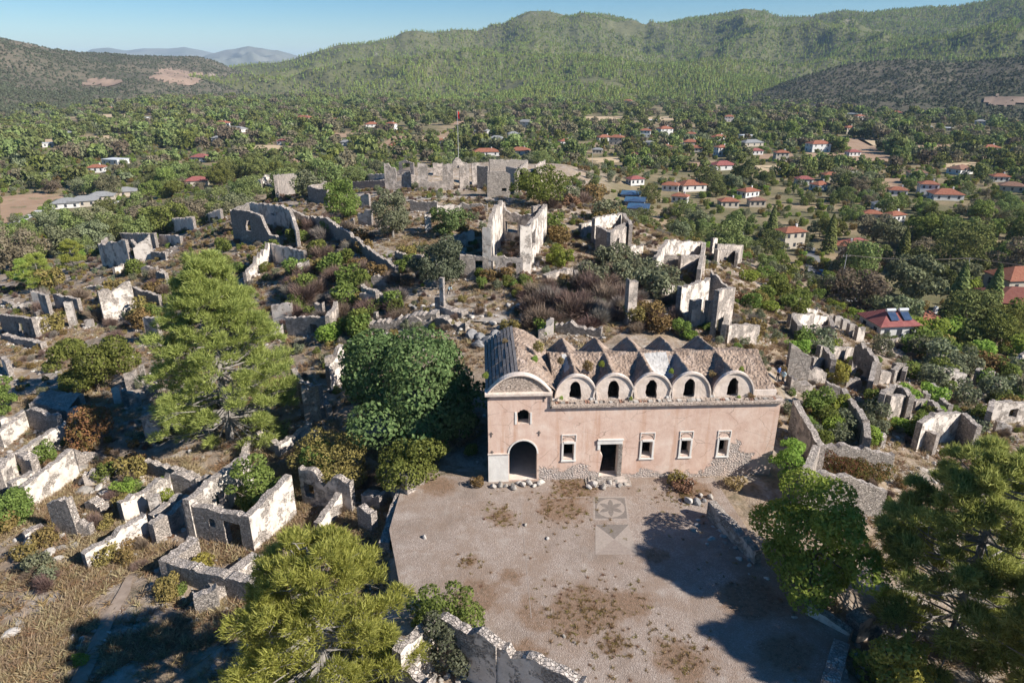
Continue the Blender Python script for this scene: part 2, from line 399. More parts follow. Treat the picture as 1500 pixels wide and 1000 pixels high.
def hillmat(name, lo, mid, hi, rock, rk):
    t = NT(name); p = t.pos()
    c = t.ramp(t.noise(p, .004, 8, .7), [(.3, lo), (.5, mid), (.7, hi)])
    c = t.mix(t.ramp(t.noise(p, .012, 8, .75, .5), [(rk, 0.0), (rk + .1, .85)]), c, rock)
    c = t.mix(t.ramp(t.voro(p, .1), [(.1, .75), (.5, 0.0)]), c, (.04, .05, .028))
    t.surf(c, .97, t.bump(t.noise(p, .05, 6, .7), 4., .7), .05)
hillmat('scrub_hill', (.075, .075, .05), (.115, .10, .072), (.17, .138, .10), (.30, .24, .195), .58)
hillmat('forest_hill', (.09, .098, .045), (.12, .12, .06), (.15, .14, .075), (.36, .32, .27), .6)
simple('bare_earth', (.19, .135, .10), (.33, .235, .175), .03, bump=0)
simple('far_rock', (.12, .13, .10), (.2, .19, .16), .002, bump=0)
# ---------------------------------------------------------------- object helpers
def props(o, label=None, cat=None, group=None, kind=None):
    if label: o['label'] = label
    if cat: o['category'] = cat
    if group: o['group'] = group
    if kind: o['kind'] = kind
    return o
def link(name, me, parent=None, mats=()):
    for m in mats: me.materials.append(MATS[m])
    o = bpy.data.objects.new(name, me)
    COL.objects.link(o)
    if parent is not None: o.parent = parent
    return o
def empty(name, loc=(0, 0, 0), rz=0.0):
    o = bpy.data.objects.new(name, None)
    o.empty_display_size = .3
    COL.objects.link(o); o.location = loc; o.rotation_euler = (0, 0, rz)
    return o
def mesh_np(name, v, faces, k, mi=None, smooth=False):
    """v (N,3), faces (M,k)"""
    me = bpy.data.meshes.new(name)
    v = np.asarray(v, np.float32); faces = np.asarray(faces, np.int32)
    me.vertices.add(len(v)); me.vertices.foreach_set('co', v.ravel())
    me.loops.add(faces.size); me.loops.foreach_set('vertex_index', faces.ravel())
    me.polygons.add(len(faces)); me.polygons.foreach_set('loop_start', np.arange(0, faces.size, k, dtype=np.int32))
    if mi is not None: me.polygons.foreach_set('material_index', np.asarray(mi, np.int32))
    if smooth: me.polygons.foreach_set('use_smooth', np.ones(len(faces), bool))
    me.update(calc_edges=True); me.validate()
    return me
def mesh_py(name, v, f, mi=None):
    me = bpy.data.meshes.new(name); me.from_pydata([tuple(map(float, p)) for p in v], [], f)
    if mi is not None:
        for p, i in zip(me.polygons, mi): p.material_index = i
    me.update(); return me
def grid_faces(nx, ny):
    i = np.arange((nx - 1) * (ny - 1)); a = (i // (nx - 1)) * nx + i % (nx - 1)
    return np.stack([a, a + 1, a + nx + 1, a + nx], 1)
class MB:
    def __init__(s): s.v = []; s.f = []; s.mi = []
    def poly(s, pts, m=0):
        n = len(s.v); s.v += [tuple(p) for p in pts]; s.f.append(tuple(range(n, n + len(pts)))); s.mi.append(m)
    def box(s, x0, x1, y0, y1, z0, z1, m=0):
        n = len(s.v)
        s.v += [(x0, y0, z0), (x1, y0, z0), (x1, y1, z0), (x0, y1, z0), (x0, y0, z1), (x1, y0, z1), (x1, y1, z1), (x0, y1, z1)]
        for q in ((0, 3, 2, 1), (4, 5, 6, 7), (0, 1, 5, 4), (1, 2, 6, 5), (2, 3, 7, 6), (3, 0, 4, 7)):
            s.f.append(tuple(n + i for i in q)); s.mi.append(m)
    def tube(s, pts, radii, n=6, m=0, cap=True):
        pts = [np.array(p, float) for p in pts]; base = len(s.v)
        for i, p in enumerate(pts):
            d = pts[min(i + 1, len(pts) - 1)] - pts[max(i - 1, 0)]; d /= np.linalg.norm(d) + 1e-9
            a = np.cross(d, (0, 0, 1) if abs(d[2]) < .9 else (1, 0, 0)); a /= np.linalg.norm(a); b = np.cross(d, a)
            for k in range(n):
                an = 2 * math.pi * k / n
                s.v.append(tuple(p + (a * math.cos(an) + b * math.sin(an)) * radii[i]))
        for i in range(len(pts) - 1):
            for k in range(n):
                s.f.append((base + i * n + k, base + i * n + (k + 1) % n, base + (i + 1) * n + (k + 1) % n, base + (i + 1) * n + k)); s.mi.append(m)
        if cap:
            s.f.append(tuple(base + (len(pts) - 1) * n + k for k in range(n))); s.mi.append(m)
            s.f.append(tuple(base + n - 1 - k for k in range(n))); s.mi.append(m)
    def build(s, name, mats, parent=None):
        return link(name, mesh_py(name, s.v, s.f, s.mi), parent, (mats,) if isinstance(mats, str) else mats)

# ---------------------------------------------------------------- ground, yard, paths, fields, hills, haze
def axis(lo, hi, step, far_lo, far_hi):
    a = list(np.arange(lo, hi + .01, step)); s = step; v = a[-1]
    while v < far_hi: s *= 1.13; v += s; a.append(v)
    s = step; v = a[0]; pre = []
    while v > far_lo: s *= 1.13; v -= s; pre.append(v)
    return np.array(pre[::-1] + a)
gx = axis(-125, 125, 1.25, -19000, 19000); gy = axis(8, 190, 1.25, -2000, 20000)
X, Y = np.meshgrid(gx, gy)
Z = ground(X, Y) + np.where((np.hypot(X, Y) < 260) & (_inyard(X, Y) <= 0), rng.normal(0, .07, X.shape), 0)
o = link('ground', mesh_np('ground', np.stack([X.ravel(), Y.ravel(), Z.ravel()], 1), grid_faces(len(gx), len(gy)), 4, smooth=True), None, ('hillside_soil',))
props(o, kind='structure')

def sheet(name, pix, mat, lift=.05, n=14, kind='structure', h=None, parent=None):
    """a sheet that lies on the ground inside four pixel corners"""
    c = [G(*p) for p in pix]
    v = []
    for j in range(n + 1):
        for i in range(n + 1):
            a, b = i / n, j / n
            q = (c[0] * (1 - a) + c[1] * a) * (1 - b) + (c[3] * (1 - a) + c[2] * a) * b
            v.append((q.x, q.y, (float(ground(q.x, q.y)) if h is None else h) + lift))
    o = link(name, mesh_np(name, v, grid_faces(n + 1, n + 1), 4), parent, (mat,))
    if parent is None: props(o, kind=kind)
    return o
# the church yard: a flat pebble floor
yard_px = [(604, 702), (640, 698), (716, 700), (900, 697), (1045, 700), (1075, 745), (1110, 800), (1190, 890), (1240, 935), (1232, 1040), (870, 1040), (730, 952), (640, 905), (585, 860), (572, 800), (586, 742)]
v = [(G(*p).x, G(*p).y, 0.0) for p in yard_px]
tri = tessellate_polygon([[Vector(q) for q in v]])
yard = link('courtyard', mesh_py('courtyard', v, [tuple(q) for q in tri]), None, ('yard_pebbles',))
props(yard, kind='structure')
for q in yard.data.polygons:
    if q.normal.z < 0: q.flip()
def flat0(px, py):
    d = ray(px, py); k = -CAMZ / d[2]; return np.array((d[0] * k, d[1] * k))
def yard_piece(name, quad, uv, mat, lift):
    """a piece of pebble mosaic; uv outline inside the panel's four corners"""
    c = [flat0(*p) for p in quad]; pts = []
    for a, b in uv:
        q = (c[0] * (1 - a) + c[1] * a) * (1 - b) + (c[3] * (1 - a) + c[2] * a) * b
        pts.append((q[0], q[1], lift))
    m = MB(); m.poly(pts); o = m.build(name, mat, yard)
    if o.data.polygons[0].normal.z < 0: o.data.polygons[0].flip(); o.data.update()
P1q = [(872, 729), (915, 729), (919, 759), (872, 759)]
SQ = [(0, 0), (1, 0), (1, 1), (0, 1)]
yard_piece('mosaic_border', P1q, [(-.06, -.08), (1.06, -.08), (1.06, 1.08), (-.06, 1.08)], 'pale_pebble', .005)
yard_piece('mosaic_ground', P1q, SQ, 'dark_pebble', .010)
circ = lambda r, n=40: [(.5 + r * math.cos(6.2832 * i / n), .5 + r * math.sin(6.2832 * i / n)) for i in range(n)]
yard_piece('mosaic_ring', P1q, circ(.46), 'pale_pebble', .015)
for k in range(6):
    a = math.radians(60 * k + 90); pts = []
    for i in range(9):
        s = i / 8; w = .085 * math.sin(math.pi * s); pts.append((s * .42, w))
    for i in range(8, -1, -1):
        s = i / 8; pts.append((s * .42, -.085 * math.sin(math.pi * s)))
    yard_piece('mosaic_petal', P1q, [(.5 + x * math.cos(a) - y * math.sin(a), .5 + x * math.sin(a) + y * math.cos(a)) for x, y in pts], 'dark_pebble', .020)
P2q = [(872, 768), (921, 768), (934, 812), (872, 812)]
yard_piece('mosaic_ground', P2q, SQ, 'grey_pebble', .010)
for tri_uv, mm in (([(0, 0), (1, 0), (.5, .5)], 'dark_pebble'), ([(0, 0), (.5, .5), (0, 1)], 'pale_pebble'), ([(1, 0), (1, 1), (.5, .5)], 'pale_pebble')):
    yard_piece('mosaic_triangle', P2q, tri_uv, mm, .015)
for q in ([(760, 716), (761.2, 716), (779, 905), (777.6, 905)], [(620, 735), (868, 727), (868, 728), (620, 736)], [(938, 728), (1040, 800), (1039, 801.2), (936, 728.8)]):
    yard_piece('paving_line', q, SQ, 'grey_pebble', .006)

def strip(name, pts, widths, mat, lift=.06):
    g = [G(*p) for p in pts]; v = []
    for i, p in enumerate(g):
        d = (g[min(i + 1, len(g) - 1)] - g[max(i - 1, 0)]); d.z = 0; d.normalize(); s = Vector((-d.y, d.x, 0))
        for k in (-1, -.5, 0, .5, 1):
            q = p + s * widths[i] * k / 2; v.append((q.x, q.y, float(ground(q.x, q.y)) + lift))
    # refine along
    v = np.array(v).reshape(len(g), 5, 3); m = 8
    out = []
    for i in range(len(g) - 1):
        for j in range(m):
            r = v[i] * (1 - j / m) + v[i + 1] * (j / m); out.append(r)
    out.append(v[-1]); out = np.array(out)
    out[:, :, 2] = ground(out[:, :, 0], out[:, :, 1]) + lift
    return props(link(name, mesh_np(name, out.reshape(-1, 3), grid_faces(5, len(out)), 4, smooth=True), None, (mat,)), kind='structure')
strip('path', [(110, 1010), (135, 960), (160, 905), (182, 868), (190, 845)], [1.1, 1.0, .9, .9, .5], 'dirt_path', .1)
strip('path', [(655, 440), (668, 455), (700, 464), (745, 470), (790, 462)], [3, 2.6, 2.4, 2, 1.4], 'pale_path', .12)
strip('path', [(505, 335), (540, 362), (565, 372), (590, 388)], [3.2, 3.2, 3, 2.4], 'pale_path', .14)
strip('path', [(520, 288), (600, 292), (690, 292), (770, 296)], [4, 5, 5, 4], 'pale_path', .14)
strip('road', [(1182, 362), (1192, 385), (1198, 410), (1215, 435), (1260, 441), (1320, 446)], [5, 5, 5, 5, 5, 5], 'asphalt', .12)
strip('road', [(10, 333), (40, 318), (75, 300), (110, 297), (160, 300), (205, 286)], [5, 4, 4, 4, 4, 4], 'concrete', .15)
FIELDS = [([(0, 290), (60, 282), (105, 290), (0, 330)], 'field_soil'), ([(60, 205), (200, 196), (200, 203), (60, 212)], 'straw_field'), ([(372, 214), (412, 212), (414, 222), (372, 224)], 'straw_field'),
          ([(575, 200), (660, 199), (660, 209), (560, 212)], 'field_soil'), ([(1215, 203), (1262, 203), (1300, 226), (1250, 226)], 'field_soil'), ([(1255, 204), (1290, 206), (1300, 213), (1275, 214)], 'straw_field'), ([(1180, 224), (1310, 226), (1310, 237), (1190, 236)], 'field_soil'),
          ([(1105, 243), (1160, 242), (1165, 252), (1110, 252)], 'straw_field'), ([(845, 171), (915, 171), (915, 177), (845, 177)], 'straw_field'), ([(1440, 160), (1500, 150), (1500, 180), (1440, 172)], 'field_soil'), ([(1290, 262), (1320, 262), (1330, 290), (1290, 288)], 'field_soil'),
          ([(940, 172), (990, 171), (992, 176), (940, 177)], 'straw_field'), ([(430, 232), (470, 230), (474, 238), (430, 240)], 'field_soil'), ([(860, 232), (905, 230), (908, 238), (862, 240)], 'straw_field'), ([(1110, 226), (1160, 225), (1165, 232), (1112, 233)], 'field_soil'), ([(255, 186), (300, 185), (300, 190), (255, 191)], 'straw_field'), ([(480, 196), (540, 195), (540, 201), (480, 202)], 'field_soil'), ([(1050, 178), (1100, 177), (1102, 182), (1052, 183)], 'straw_field'), ([(1380, 240), (1430, 238), (1436, 246), (1384, 248)], 'straw_field'), ([(140, 168), (200, 167), (200, 171), (140, 172)], 'straw_field'), ([(660, 178), (720, 177), (720, 182), (660, 183)], 'field_soil'), ([(1330, 214), (1390, 212), (1394, 219), (1334, 221)], 'field_soil'), ([(1010, 238), (1050, 237), (1053, 243), (1012, 244)], 'field_soil')]
for q, mm in FIELDS: sheet('field', q, mm, .12, 10)

def elev(px, py):
    d = ray(px, py); return d[2] / math.hypot(d[0], d[1])
def az(px): return (px - 750) / F * CP
def hill(name, sky, r0f, r1f, mat, noise_amp, x0, x1, step=4, rows=90, shape=1.15, fall=.7):
    """a hill whose crest shows the given skyline; r0f/r1f: distance of foot and crest by pixel column"""
    sx = [p[0] for p in sky]; sy = [p[1] for p in sky]
    cols = np.arange(x0, x1 + 1, step); out = np.zeros((rows, len(cols), 3))
    ph = rng.uniform(0, 6.28, 24)
    for i, px in enumerate(cols):
        e = elev(px, np.interp(px, sx, sy)); r0 = np.interp(px, *r0f); r1 = np.interp(px, *r1f)
        zr = CAMZ + r1 * math.hypot(1, 0) * e
        ta = az(px); n = math.hypot(1, ta); ux, uy = ta / n, 1 / n
        s = np.linspace(-.03, 1.45, rows)
        r = r0 + (r1 - r0) * s
        prof = np.where(s <= 1, np.clip(s, 0, 1) ** shape, 1 - fall * (s - 1) * 1.6)
        z = -25 + (zr + 25) * prof
        x = ux * r; y = uy * r
        nz = 0
        for k in range(8):
            f = .0011 * 1.75 ** k
            nz = nz + (1 - 2 * np.abs(np.sin((x * math.cos(ph[k]) + y * math.sin(ph[k])) * f * 3 + ph[k + 8] + 1.3 * np.sin((x * math.sin(ph[k + 4]) - y * math.cos(ph[k])) * f * 2.1)))) * .62 ** k
        z = z + nz * noise_amp * np.clip(s, 0, 1) * np.clip((1.02 - s) * 2.2, .06, 1)
        out[:, i] = np.stack([x, y, np.where(s < 0, -27, z)], 1)
    o = link(name, mesh_np(name, out.reshape(-1, 3), grid_faces(len(cols), rows), 4, smooth=True), None, (mat,))
    props(o, kind='structure'); return out
H_MID = hill('hill', [(250, 108), (330, 101), (345, 98), (400, 92), (430, 87), (470, 75), (500, 67), (540, 66), (580, 58), (592, 51), (612, 48), (640, 53), (700, 50), (738, 36), (755, 23), (775, 14), (800, 14), (830, 22), (878, 18), (920, 27), (942, 36), (962, 36), (1000, 25), (1050, 20), (1080, 11), (1110, 14), (1130, 22), (1180, 22), (1220, 15), (1260, 18), (1300, 13), (1380, 10), (1430, 2), (1470, -4), (1560, -8), (1800, -10)],
     ([250, 500, 800, 1100, 1800], [1500, 1150, 1150, 1250, 1150]), ([250, 500, 800, 1100, 1800], [2600, 2500, 2900, 3000, 2700]), 'forest_hill', 62, 250, 1800)
H_LEFT = hill('hill', [(-300, 40), (-60, 46), (0, 52), (40, 60), (80, 71), (110, 74), (135, 76), (150, 76), (165, 77), (200, 80), (225, 80), (250, 81), (290, 81), (312, 87), (335, 97), (370, 110), (420, 128)],
     ([-300, 0, 200, 340, 420], [900, 1000, 1150, 1500, 1700]), ([-300, 0, 200, 340, 420], [1700, 1900, 2100, 2300, 2400]), 'scrub_hill', 26, -300, 420)
H_RIGHT = hill('hill', [(1000, 158), (1060, 146), (1120, 134), (1180, 112), (1250, 92), (1330, 86), (1400, 92), (1500, 82), (1650, 78), (1800, 80)],
     ([1000, 1120, 1300, 1500, 1800], [1250, 1050, 950, 900, 850]), ([1000, 1120, 1300, 1500, 1800], [1450, 1450, 1450, 1400, 1400]), 'scrub_hill', 16, 1000, 1800, rows=60, fall=.25)
hill('far_mountain', [(240, 101), (280, 92), (305, 80), (330, 74), (350, 71), (368, 68), (385, 71), (410, 74), (440, 82), (480, 92), (540, 101)], ([200, 600], [7000, 7000]), ([200, 600], [9200, 9200]), 'far_rock', 70, 236, 560, 2, 60)
hill('far_mountain', [(60, 97), (110, 88), (140, 72), (165, 70), (190, 74), (215, 71), (250, 72), (275, 69), (300, 74), (340, 84), (380, 92), (470, 98), (640, 102)], ([0, 700], [9600, 9600]), ([0, 700], [12000, 12000]), 'far_rock', 55, 40, 660, 3, 60)

# bare reddish earth scars on the slopes
def proj(p):
    dep = p[..., 1] * CP + (CAMZ - p[..., 2]) * SP
    return 750 + 1000 * p[..., 0] / dep, 500 - 1000 * (p[..., 1] * SP + (p[..., 2] - CAMZ) * CP) / dep
SCARS = []
def scar(H, cx, cy, rx, ry, smax):
    px, py = proj(H); rows, cols = H.shape[:2]
    keep = ((px - cx) / rx) ** 2 + ((py - cy) / ry) ** 2 + .45 * np.sin(px * .21 + py * .5) * np.sin(py * .9 + px * .13) < 1
    keep[int(rows * smax):] = False
    f = [q for q in grid_faces(cols, rows).tolist() if keep.reshape(-1)[q].all()]
    if f:
        used = sorted({i for q in f for i in q}); ix = {u: k for k, u in enumerate(used)}; V_ = H.reshape(-1, 3)[used] + np.array((0, -1., 1.5))
        props(link('bare_slope', mesh_np('bare_slope', V_, [[ix[i] for i in q] for q in f], 4, smooth=True), None, ('bare_earth',)), kind='structure')
    SCARS.append((cx, cy, rx, ry))
scar(H_LEFT, 262, 113, 46, 13, .66); scar(H_LEFT, 150, 122, 34, 7, .66); scar(H_RIGHT, 1475, 148, 40, 10, .66)
# the air
hz = MB(); hz.box(-20500, 20500, -3600, 24000, -60, 430)
hazeo = hz.build('haze', ())
tm = NT('haze_air'); pv = tm.n('ShaderNodeVolumePrincipled')
pv.inputs['Color'].default_value = (.58, .77, 1.0, 1); pv.inputs['Density'].default_value = 6.0e-5; pv.inputs['Anisotropy'].default_value = 0.0
tm.l(pv.outputs[0], tm.out.inputs['Volume'])
hazeo.data.materials.append(MATS['haze_air'])
props(hazeo, kind='stuff')

# ---------------------------------------------------------------- plants
def rnd_dirs(n):
    d = rng.normal(size=(n, 3)); return d / np.linalg.norm(d, axis=1, keepdims=True)
def leaves(pts, nrm, size, spread=.8, aspect=.6):
    """kite leaves at pts, facing roughly along nrm"""
    n = len(pts); d = nrm + spread * rnd_dirs(n); d /= np.linalg.norm(d, axis=1, keepdims=True) + 1e-9
    a = np.cross(d, rnd_dirs(n)); a /= np.linalg.norm(a, axis=1, keepdims=True) + 1e-9
    b = np.cross(d, a); s = (size * rng.uniform(.65, 1.3, n))[:, None]
    v = np.stack([pts - a * s * .5, pts + b * s * .5 * aspect, pts + a * s * .5, pts - b * s * .5 * aspect], 1)
    return v.reshape(-1, 3), np.arange(4 * n).reshape(n, 4)
def lobes_points(lobes, n, shell=.28, up=-.55):
    """points through the outer part of a set of ellipsoid lobes (cx,cy,cz,rx,ry,rz)"""
    L = np.array(lobes, float); w = (L[:, 3] * L[:, 4] + L[:, 3] * L[:, 5]); w /= w.sum()
    P = []; N = []; tot = 0
    while tot < n:
        k = rng.choice(len(L), size=n, p=w); d = rnd_dirs(n)
        r = 1 - shell * rng.random(n) ** 1.6
        p = L[k, :3] + d * L[k, 3:] * r[:, None]
        ok = d[:, 2] > up - rng.random(n) * .3
        for l in L:
            q = ((p - l[:3]) / l[3:]); ok &= (q ** 2).sum(1) > (1 - shell) ** 2 * .8
        P.append(p[ok]); N.append(d[ok]); tot += ok.sum()
    return np.concatenate(P)[:n], np.concatenate(N)[:n]
def crown_lobes(w, h, z0, n, seed, flat=.75, small=.34):
    """bumpy crown of width w, height h, its underside at z0"""
    r = np.random.default_rng(seed); out = [(0, 0, z0 + h * .44, w * .28, w * .28, h * .34)]
    n = int(n * 2.2)
    for i in range(n):
        a = r.uniform(0, 6.283); zz = r.uniform(.10, .88); q = r.uniform(.35, 1.1) ** .5
        env = math.sin(math.pi * min(max(.14 + .78 * zz, 0), 1)) ** .6 * (1 + .18 * math.sin(a * 2 + seed) + .12 * math.sin(a * 3 + seed * 2))
        rad = w * .5 * small * r.uniform(.5, 1.15)
        rr = max(w * .5 * env - rad * .8, 0) * q
        out.append((rr * math.cos(a), rr * math.sin(a), z0 + h * zz, rad, rad * r.uniform(.8, 1.2), rad * flat * r.uniform(.75, 1.2)))
    return out
def trunk_mesh(h, r, lobes, seed, nl=7, n=7):
    q = np.random.default_rng(seed); m = MB()
    lean = q.normal(0, .05, 2) * h
    tops = [(lean[0] * s * s, lean[1] * s * s, h * s - .4 * (s == 0)) for s in (0, .25, .5, .75, 1)]
    m.tube(tops, [r * 1.25, r, r * .8, r * .55, r * .25], n)
    for l in list(lobes)[1:1 + nl]:
        s = q.uniform(.3, .75); b = np.array((lean[0] * s * s, lean[1] * s * s, h * s)); e = np.array(l[:3])
        mid = (b + e) / 2 + np.array((0, 0, -.06 * h))
        m.tube([b, mid, e], [r * .45, r * .3, r * .08], 5)
    return m
def tree_meshes(key, w, h, z0, nl, nleaf, lsize, leaf, bark='bark', seed=1, flat=.75, tr=None, spread=.8, small=.34, aspect=.6):
    lob = crown_lobes(w, h - z0, z0, nl, seed, flat, small)
    P, N = lobes_points(lob, nleaf)
    v, f = leaves(P, N, lsize, spread, aspect)
    cm = mesh_np(key + '_crown', v, f, 4); cm.materials.append(MATS[leaf])
    t = trunk_mesh(z0 + (h - z0) * .6, tr or h * .022, lob, seed)
    tm_ = mesh_py(key + '_trunk', t.v, t.f); tm_.materials.append(MATS[bark])
    return cm, tm_
def plant_tree(name, meshes, loc, label, cat='tree', group=None, rz=0, s=1.0, parts=('crown', 'trunk')):
    e = empty(name, loc, rz); e.scale = (s, s, s) if not hasattr(s, '__len__') else s
    props(e, label, cat, group)
    for m, nm in zip(meshes, parts):
        o = bpy.data.objects.new(nm, m); COL.objects.link(o); o.parent = e
    return e
def pine_meshes(key, w, h, z0, npad, ntuft, needles, leaf, seed, lsize=.34, conic=.5, padr=(.10, .17), off=(0, 0)):
    """Turkish pine: limbs that carry pads of needle tufts"""
    q = np.random.default_rng(seed); pads = []
    for i in range(npad):
        zz = q.uniform(0, 1) ** .85; a = q.uniform(0, 6.283)
        env = (1 - zz ** 1.6 * conic) * math.sin(math.pi * (.16 + .78 * zz)) ** .55
        rr = w * .5 * env * q.uniform(.25, 1.0) ** .55 * q.uniform(.8, 1.08)
        pr = w * q.uniform(*padr) * (1 - .35 * zz)
        pads.append((rr * math.cos(a) + off[0] * zz, rr * math.sin(a) + off[1] * zz, z0 + (h - z0) * zz * .97, pr, pr, pr * q.uniform(.5, .75)))
    pads = np.array(pads)
    k = q.integers(0, npad, ntuft); d = rnd_dirs(ntuft); d[:, 2] = np.abs(d[:, 2]) * .9 - .25 * rng.random(ntuft)
    d /= np.linalg.norm(d, axis=1, keepdims=True)
    c = pads[k, :3] + d * pads[k, 3:] * (rng.random(ntuft) ** .45)[:, None]
    out = c - np.array((0, 0, z0 + (h - z0) * .35)); out[:, 2] *= .5; out /= np.linalg.norm(out, axis=1, keepdims=True) + 1e-9
    dr = d * .6 + out * .5 + np.array((0, 0, .45)); dr /= np.linalg.norm(dr, axis=1, keepdims=True)
    c = np.repeat(c, needles, 0); dr = np.repeat(dr, needles, 0); n = len(c)
    c = c + rng.normal(0, .09, (n, 3)) * lsize / .34
    nd = dr + .75 * rnd_dirs(n); nd /= np.linalg.norm(nd, axis=1, keepdims=True)
    sd = np.cross(nd, rnd_dirs(n)); sd /= np.linalg.norm(sd, axis=1, keepdims=True) + 1e-9
    L = (lsize * rng.uniform(.6, 1.3, n))[:, None]; wd = .085 * L
    v = np.stack([c - sd * wd, c + sd * wd, c + nd * L], 1).reshape(-1, 3)
    cm = mesh_np(key + '_crown', v, np.arange(3 * n).reshape(n, 3), 3); cm.materials.append(MATS[leaf])
    m = MB(); r = h * .02
    m.tube([(off[0] * s * s * .9, off[1] * s * s * .9, h * .96 * s - .5 * (s == 0)) for s in (0, .2, .4, .6, .8, 1)], [r * 1.3, r, r * .85, r * .62, r * .4, r * .1], 8)
    for p in pads:
        zb = max(p[2] - math.hypot(p[0], p[1]) * q.uniform(.15, .4), h * .12); s = zb / (h * .96)
        b = np.array((off[0] * s * s * .9, off[1] * s * s * .9, zb)); e = p[:3] - np.array((0, 0, p[5] * .3)); mid = b * .45 + e * .55 - np.array((0, 0, .03 * h))
        m.tube([b, mid, e], [r * .24, r * .15, r * .05], 5, cap=False)
        for j in range(3):
            m.tube([mid * .4 + e * .6, e + q.normal(0, 1, 3) * p[3:] * .7], [r * .08, r * .02], 4, cap=False)
    tm_ = mesh_py(key + '_trunk', m.v, m.f); tm_.materials.append(MATS['grey_bark'])
    return cm, tm_
def shrub_mesh(key, w, h, nl, nleaf, lsize, leaf, seed, twig=False, aspect=.6):
    lob = [(0, 0, h * .38, w * .34, w * .34, h * .42)]; q = np.random.default_rng(seed)
    for i in range(nl):
        a = q.uniform(0, 6.28); rr = w * .3 * q.uniform(.5, 1); rad = w * q.uniform(.14, .24)
        lob.append((rr * math.cos(a), rr * math.sin(a), h * q.uniform(.2, .72), rad, rad, rad * h / w * 1.1))
    if twig:
        n = nleaf; b = np.zeros((n, 3)); P, N = lobes_points(lob, n, .5, -.4)
        b = P * rng.uniform(.45, .8, (n, 1)); e = P * 1.06 + rng.normal(0, .05 * w, (n, 3))
        sd = np.cross(e - b, rnd_dirs(n)); sd /= np.linalg.norm(sd, axis=1, keepdims=True) + 1e-9; wd = lsize * rng.uniform(.6, 1.4, (n, 1))
        v = np.stack([b - sd * wd, b + sd * wd, e], 1).reshape(-1, 3)
        me = mesh_np(key, v, np.arange(3 * n).reshape(n, 3), 3)
    else:
        P, N = lobes_points(lob, nleaf, .35, -.8); P[:, 2] = np.maximum(P[:, 2], .02)
        v, f = leaves(P, N, lsize, .9, aspect); me = mesh_np(key, v, f, 4)
    me.materials.append(MATS[leaf]); return me
def scatter(name, pts, scl, protos, mats=None, zs=None, tilt=.0):
    """one uncountable mass: the protos set on points by geometry nodes"""
    n = len(pts); me = bpy.data.meshes.new(name); me.vertices.add(n); me.vertices.foreach_set('co', np.asarray(pts, np.float32).ravel())
    def attr(nm, typ, key, val):
        a = me.attributes.new(nm, typ, 'POINT'); a.data.foreach_set(key, val)
    S = np.repeat(np.asarray(scl, np.float32)[:, None], 3, 1)
    if zs is not None: S[:, 2] *= zs
    R = np.zeros((n, 3), np.float32); R[:, 2] = rng.uniform(0, 6.283, n); R[:, :2] = rng.normal(0, tilt, (n, 2)) if tilt else 0
    attr('scl', 'FLOAT_VECTOR', 'vector', S.ravel()); attr('rot', 'FLOAT_VECTOR', 'vector', R.ravel())
    attr('idx', 'INT', 'value', rng.integers(0, len(protos), n).astype(np.int32))
    o = link(name, me)
    pc = bpy.data.collections.new(name + '_kinds')
    for i, p in enumerate(protos):
        pc.objects.link(bpy.data.objects.new('%s_kind_%d' % (name, i), p))
    ng = bpy.data.node_groups.new(name, 'GeometryNodeTree')
    ng.interface.new_socket('Geometry', in_out='INPUT', socket_type='NodeSocketGeometry'); ng.interface.new_socket('Geometry', in_out='OUTPUT', socket_type='NodeSocketGeometry')
    gi = ng.nodes.new('NodeGroupInput'); go = ng.nodes.new('NodeGroupOutput'); ip = ng.nodes.new('GeometryNodeInstanceOnPoints'); ci = ng.nodes.new('GeometryNodeCollectionInfo')
    ci.inputs['Collection'].default_value = pc; ci.inputs['Separate Children'].default_value = True; ci.inputs['Reset Children'].default_value = True
    ip.inputs['Pick Instance'].default_value = True
    def na(nm, ty):
        k = ng.nodes.new('GeometryNodeInputNamedAttribute'); k.data_type = ty; k.inputs['Name'].default_value = nm; return k.outputs['Attribute']
    ng.links.new(gi.outputs[0], ip.inputs['Points']); ng.links.new(ci.outputs[0], ip.inputs['Instance'])
    ng.links.new(na('idx', 'INT'), ip.inputs['Instance Index']); ng.links.new(na('scl', 'FLOAT_VECTOR'), ip.inputs['Scale'])
    e2r = ng.nodes.new('FunctionNodeEulerToRotation'); ng.links.new(na('rot', 'FLOAT_VECTOR'), e2r.inputs[0]); ng.links.new(e2r.outputs[0], ip.inputs['Rotation'])
    ng.links.new(ip.outputs[0], go.inputs[0])
    md = o.modifiers.new('scatter', 'NODES'); md.node_group = ng
    return o
# ---------------------------------------------------------------- wall panels with holes
def panel_mesh(name, outline, holes, t, mats=('front', 'back', 'edge'), org=None, ux=None, uy=None):
    """upright slab: outline and holes in (u,z); front face at w=0, back at w=t"""
    loops = [outline] + list(holes); flat = [p for l in loops for p in l]
    tri = tessellate_polygon([[Vector((p[0], p[1], 0)) for p in l] for l in loops])
    n = len(flat); v = [(p[0], 0, p[1]) for p in flat] + [(p[0], t, p[1]) for p in flat]; f = []; mi = []
    for a, b, c in tri:
        A, B, C = flat[a], flat[b], flat[c]
        s = (B[0] - A[0]) * (C[1] - A[1]) - (C[0] - A[0]) * (B[1] - A[1])
        if s < 0: b, c = c, b
        f.append((a, b, c)); mi.append(0); f.append((n + a, n + c, n + b)); mi.append(1)
    k = 0
    for li, l in enumerate(loops):
        m = len(l); area = sum(l[i][0] * l[(i + 1) % m][1] - l[(i + 1) % m][0] * l[i][1] for i in range(m))
        for i in range(m):
            a, b = k + i, k + (i + 1) % m
            ccw = (area > 0) == (li == 0)
            f.append((a, n + a, n + b, b) if ccw else (a, b, n + b, n + a)); mi.append(2)
        k += m
    return v, f, mi
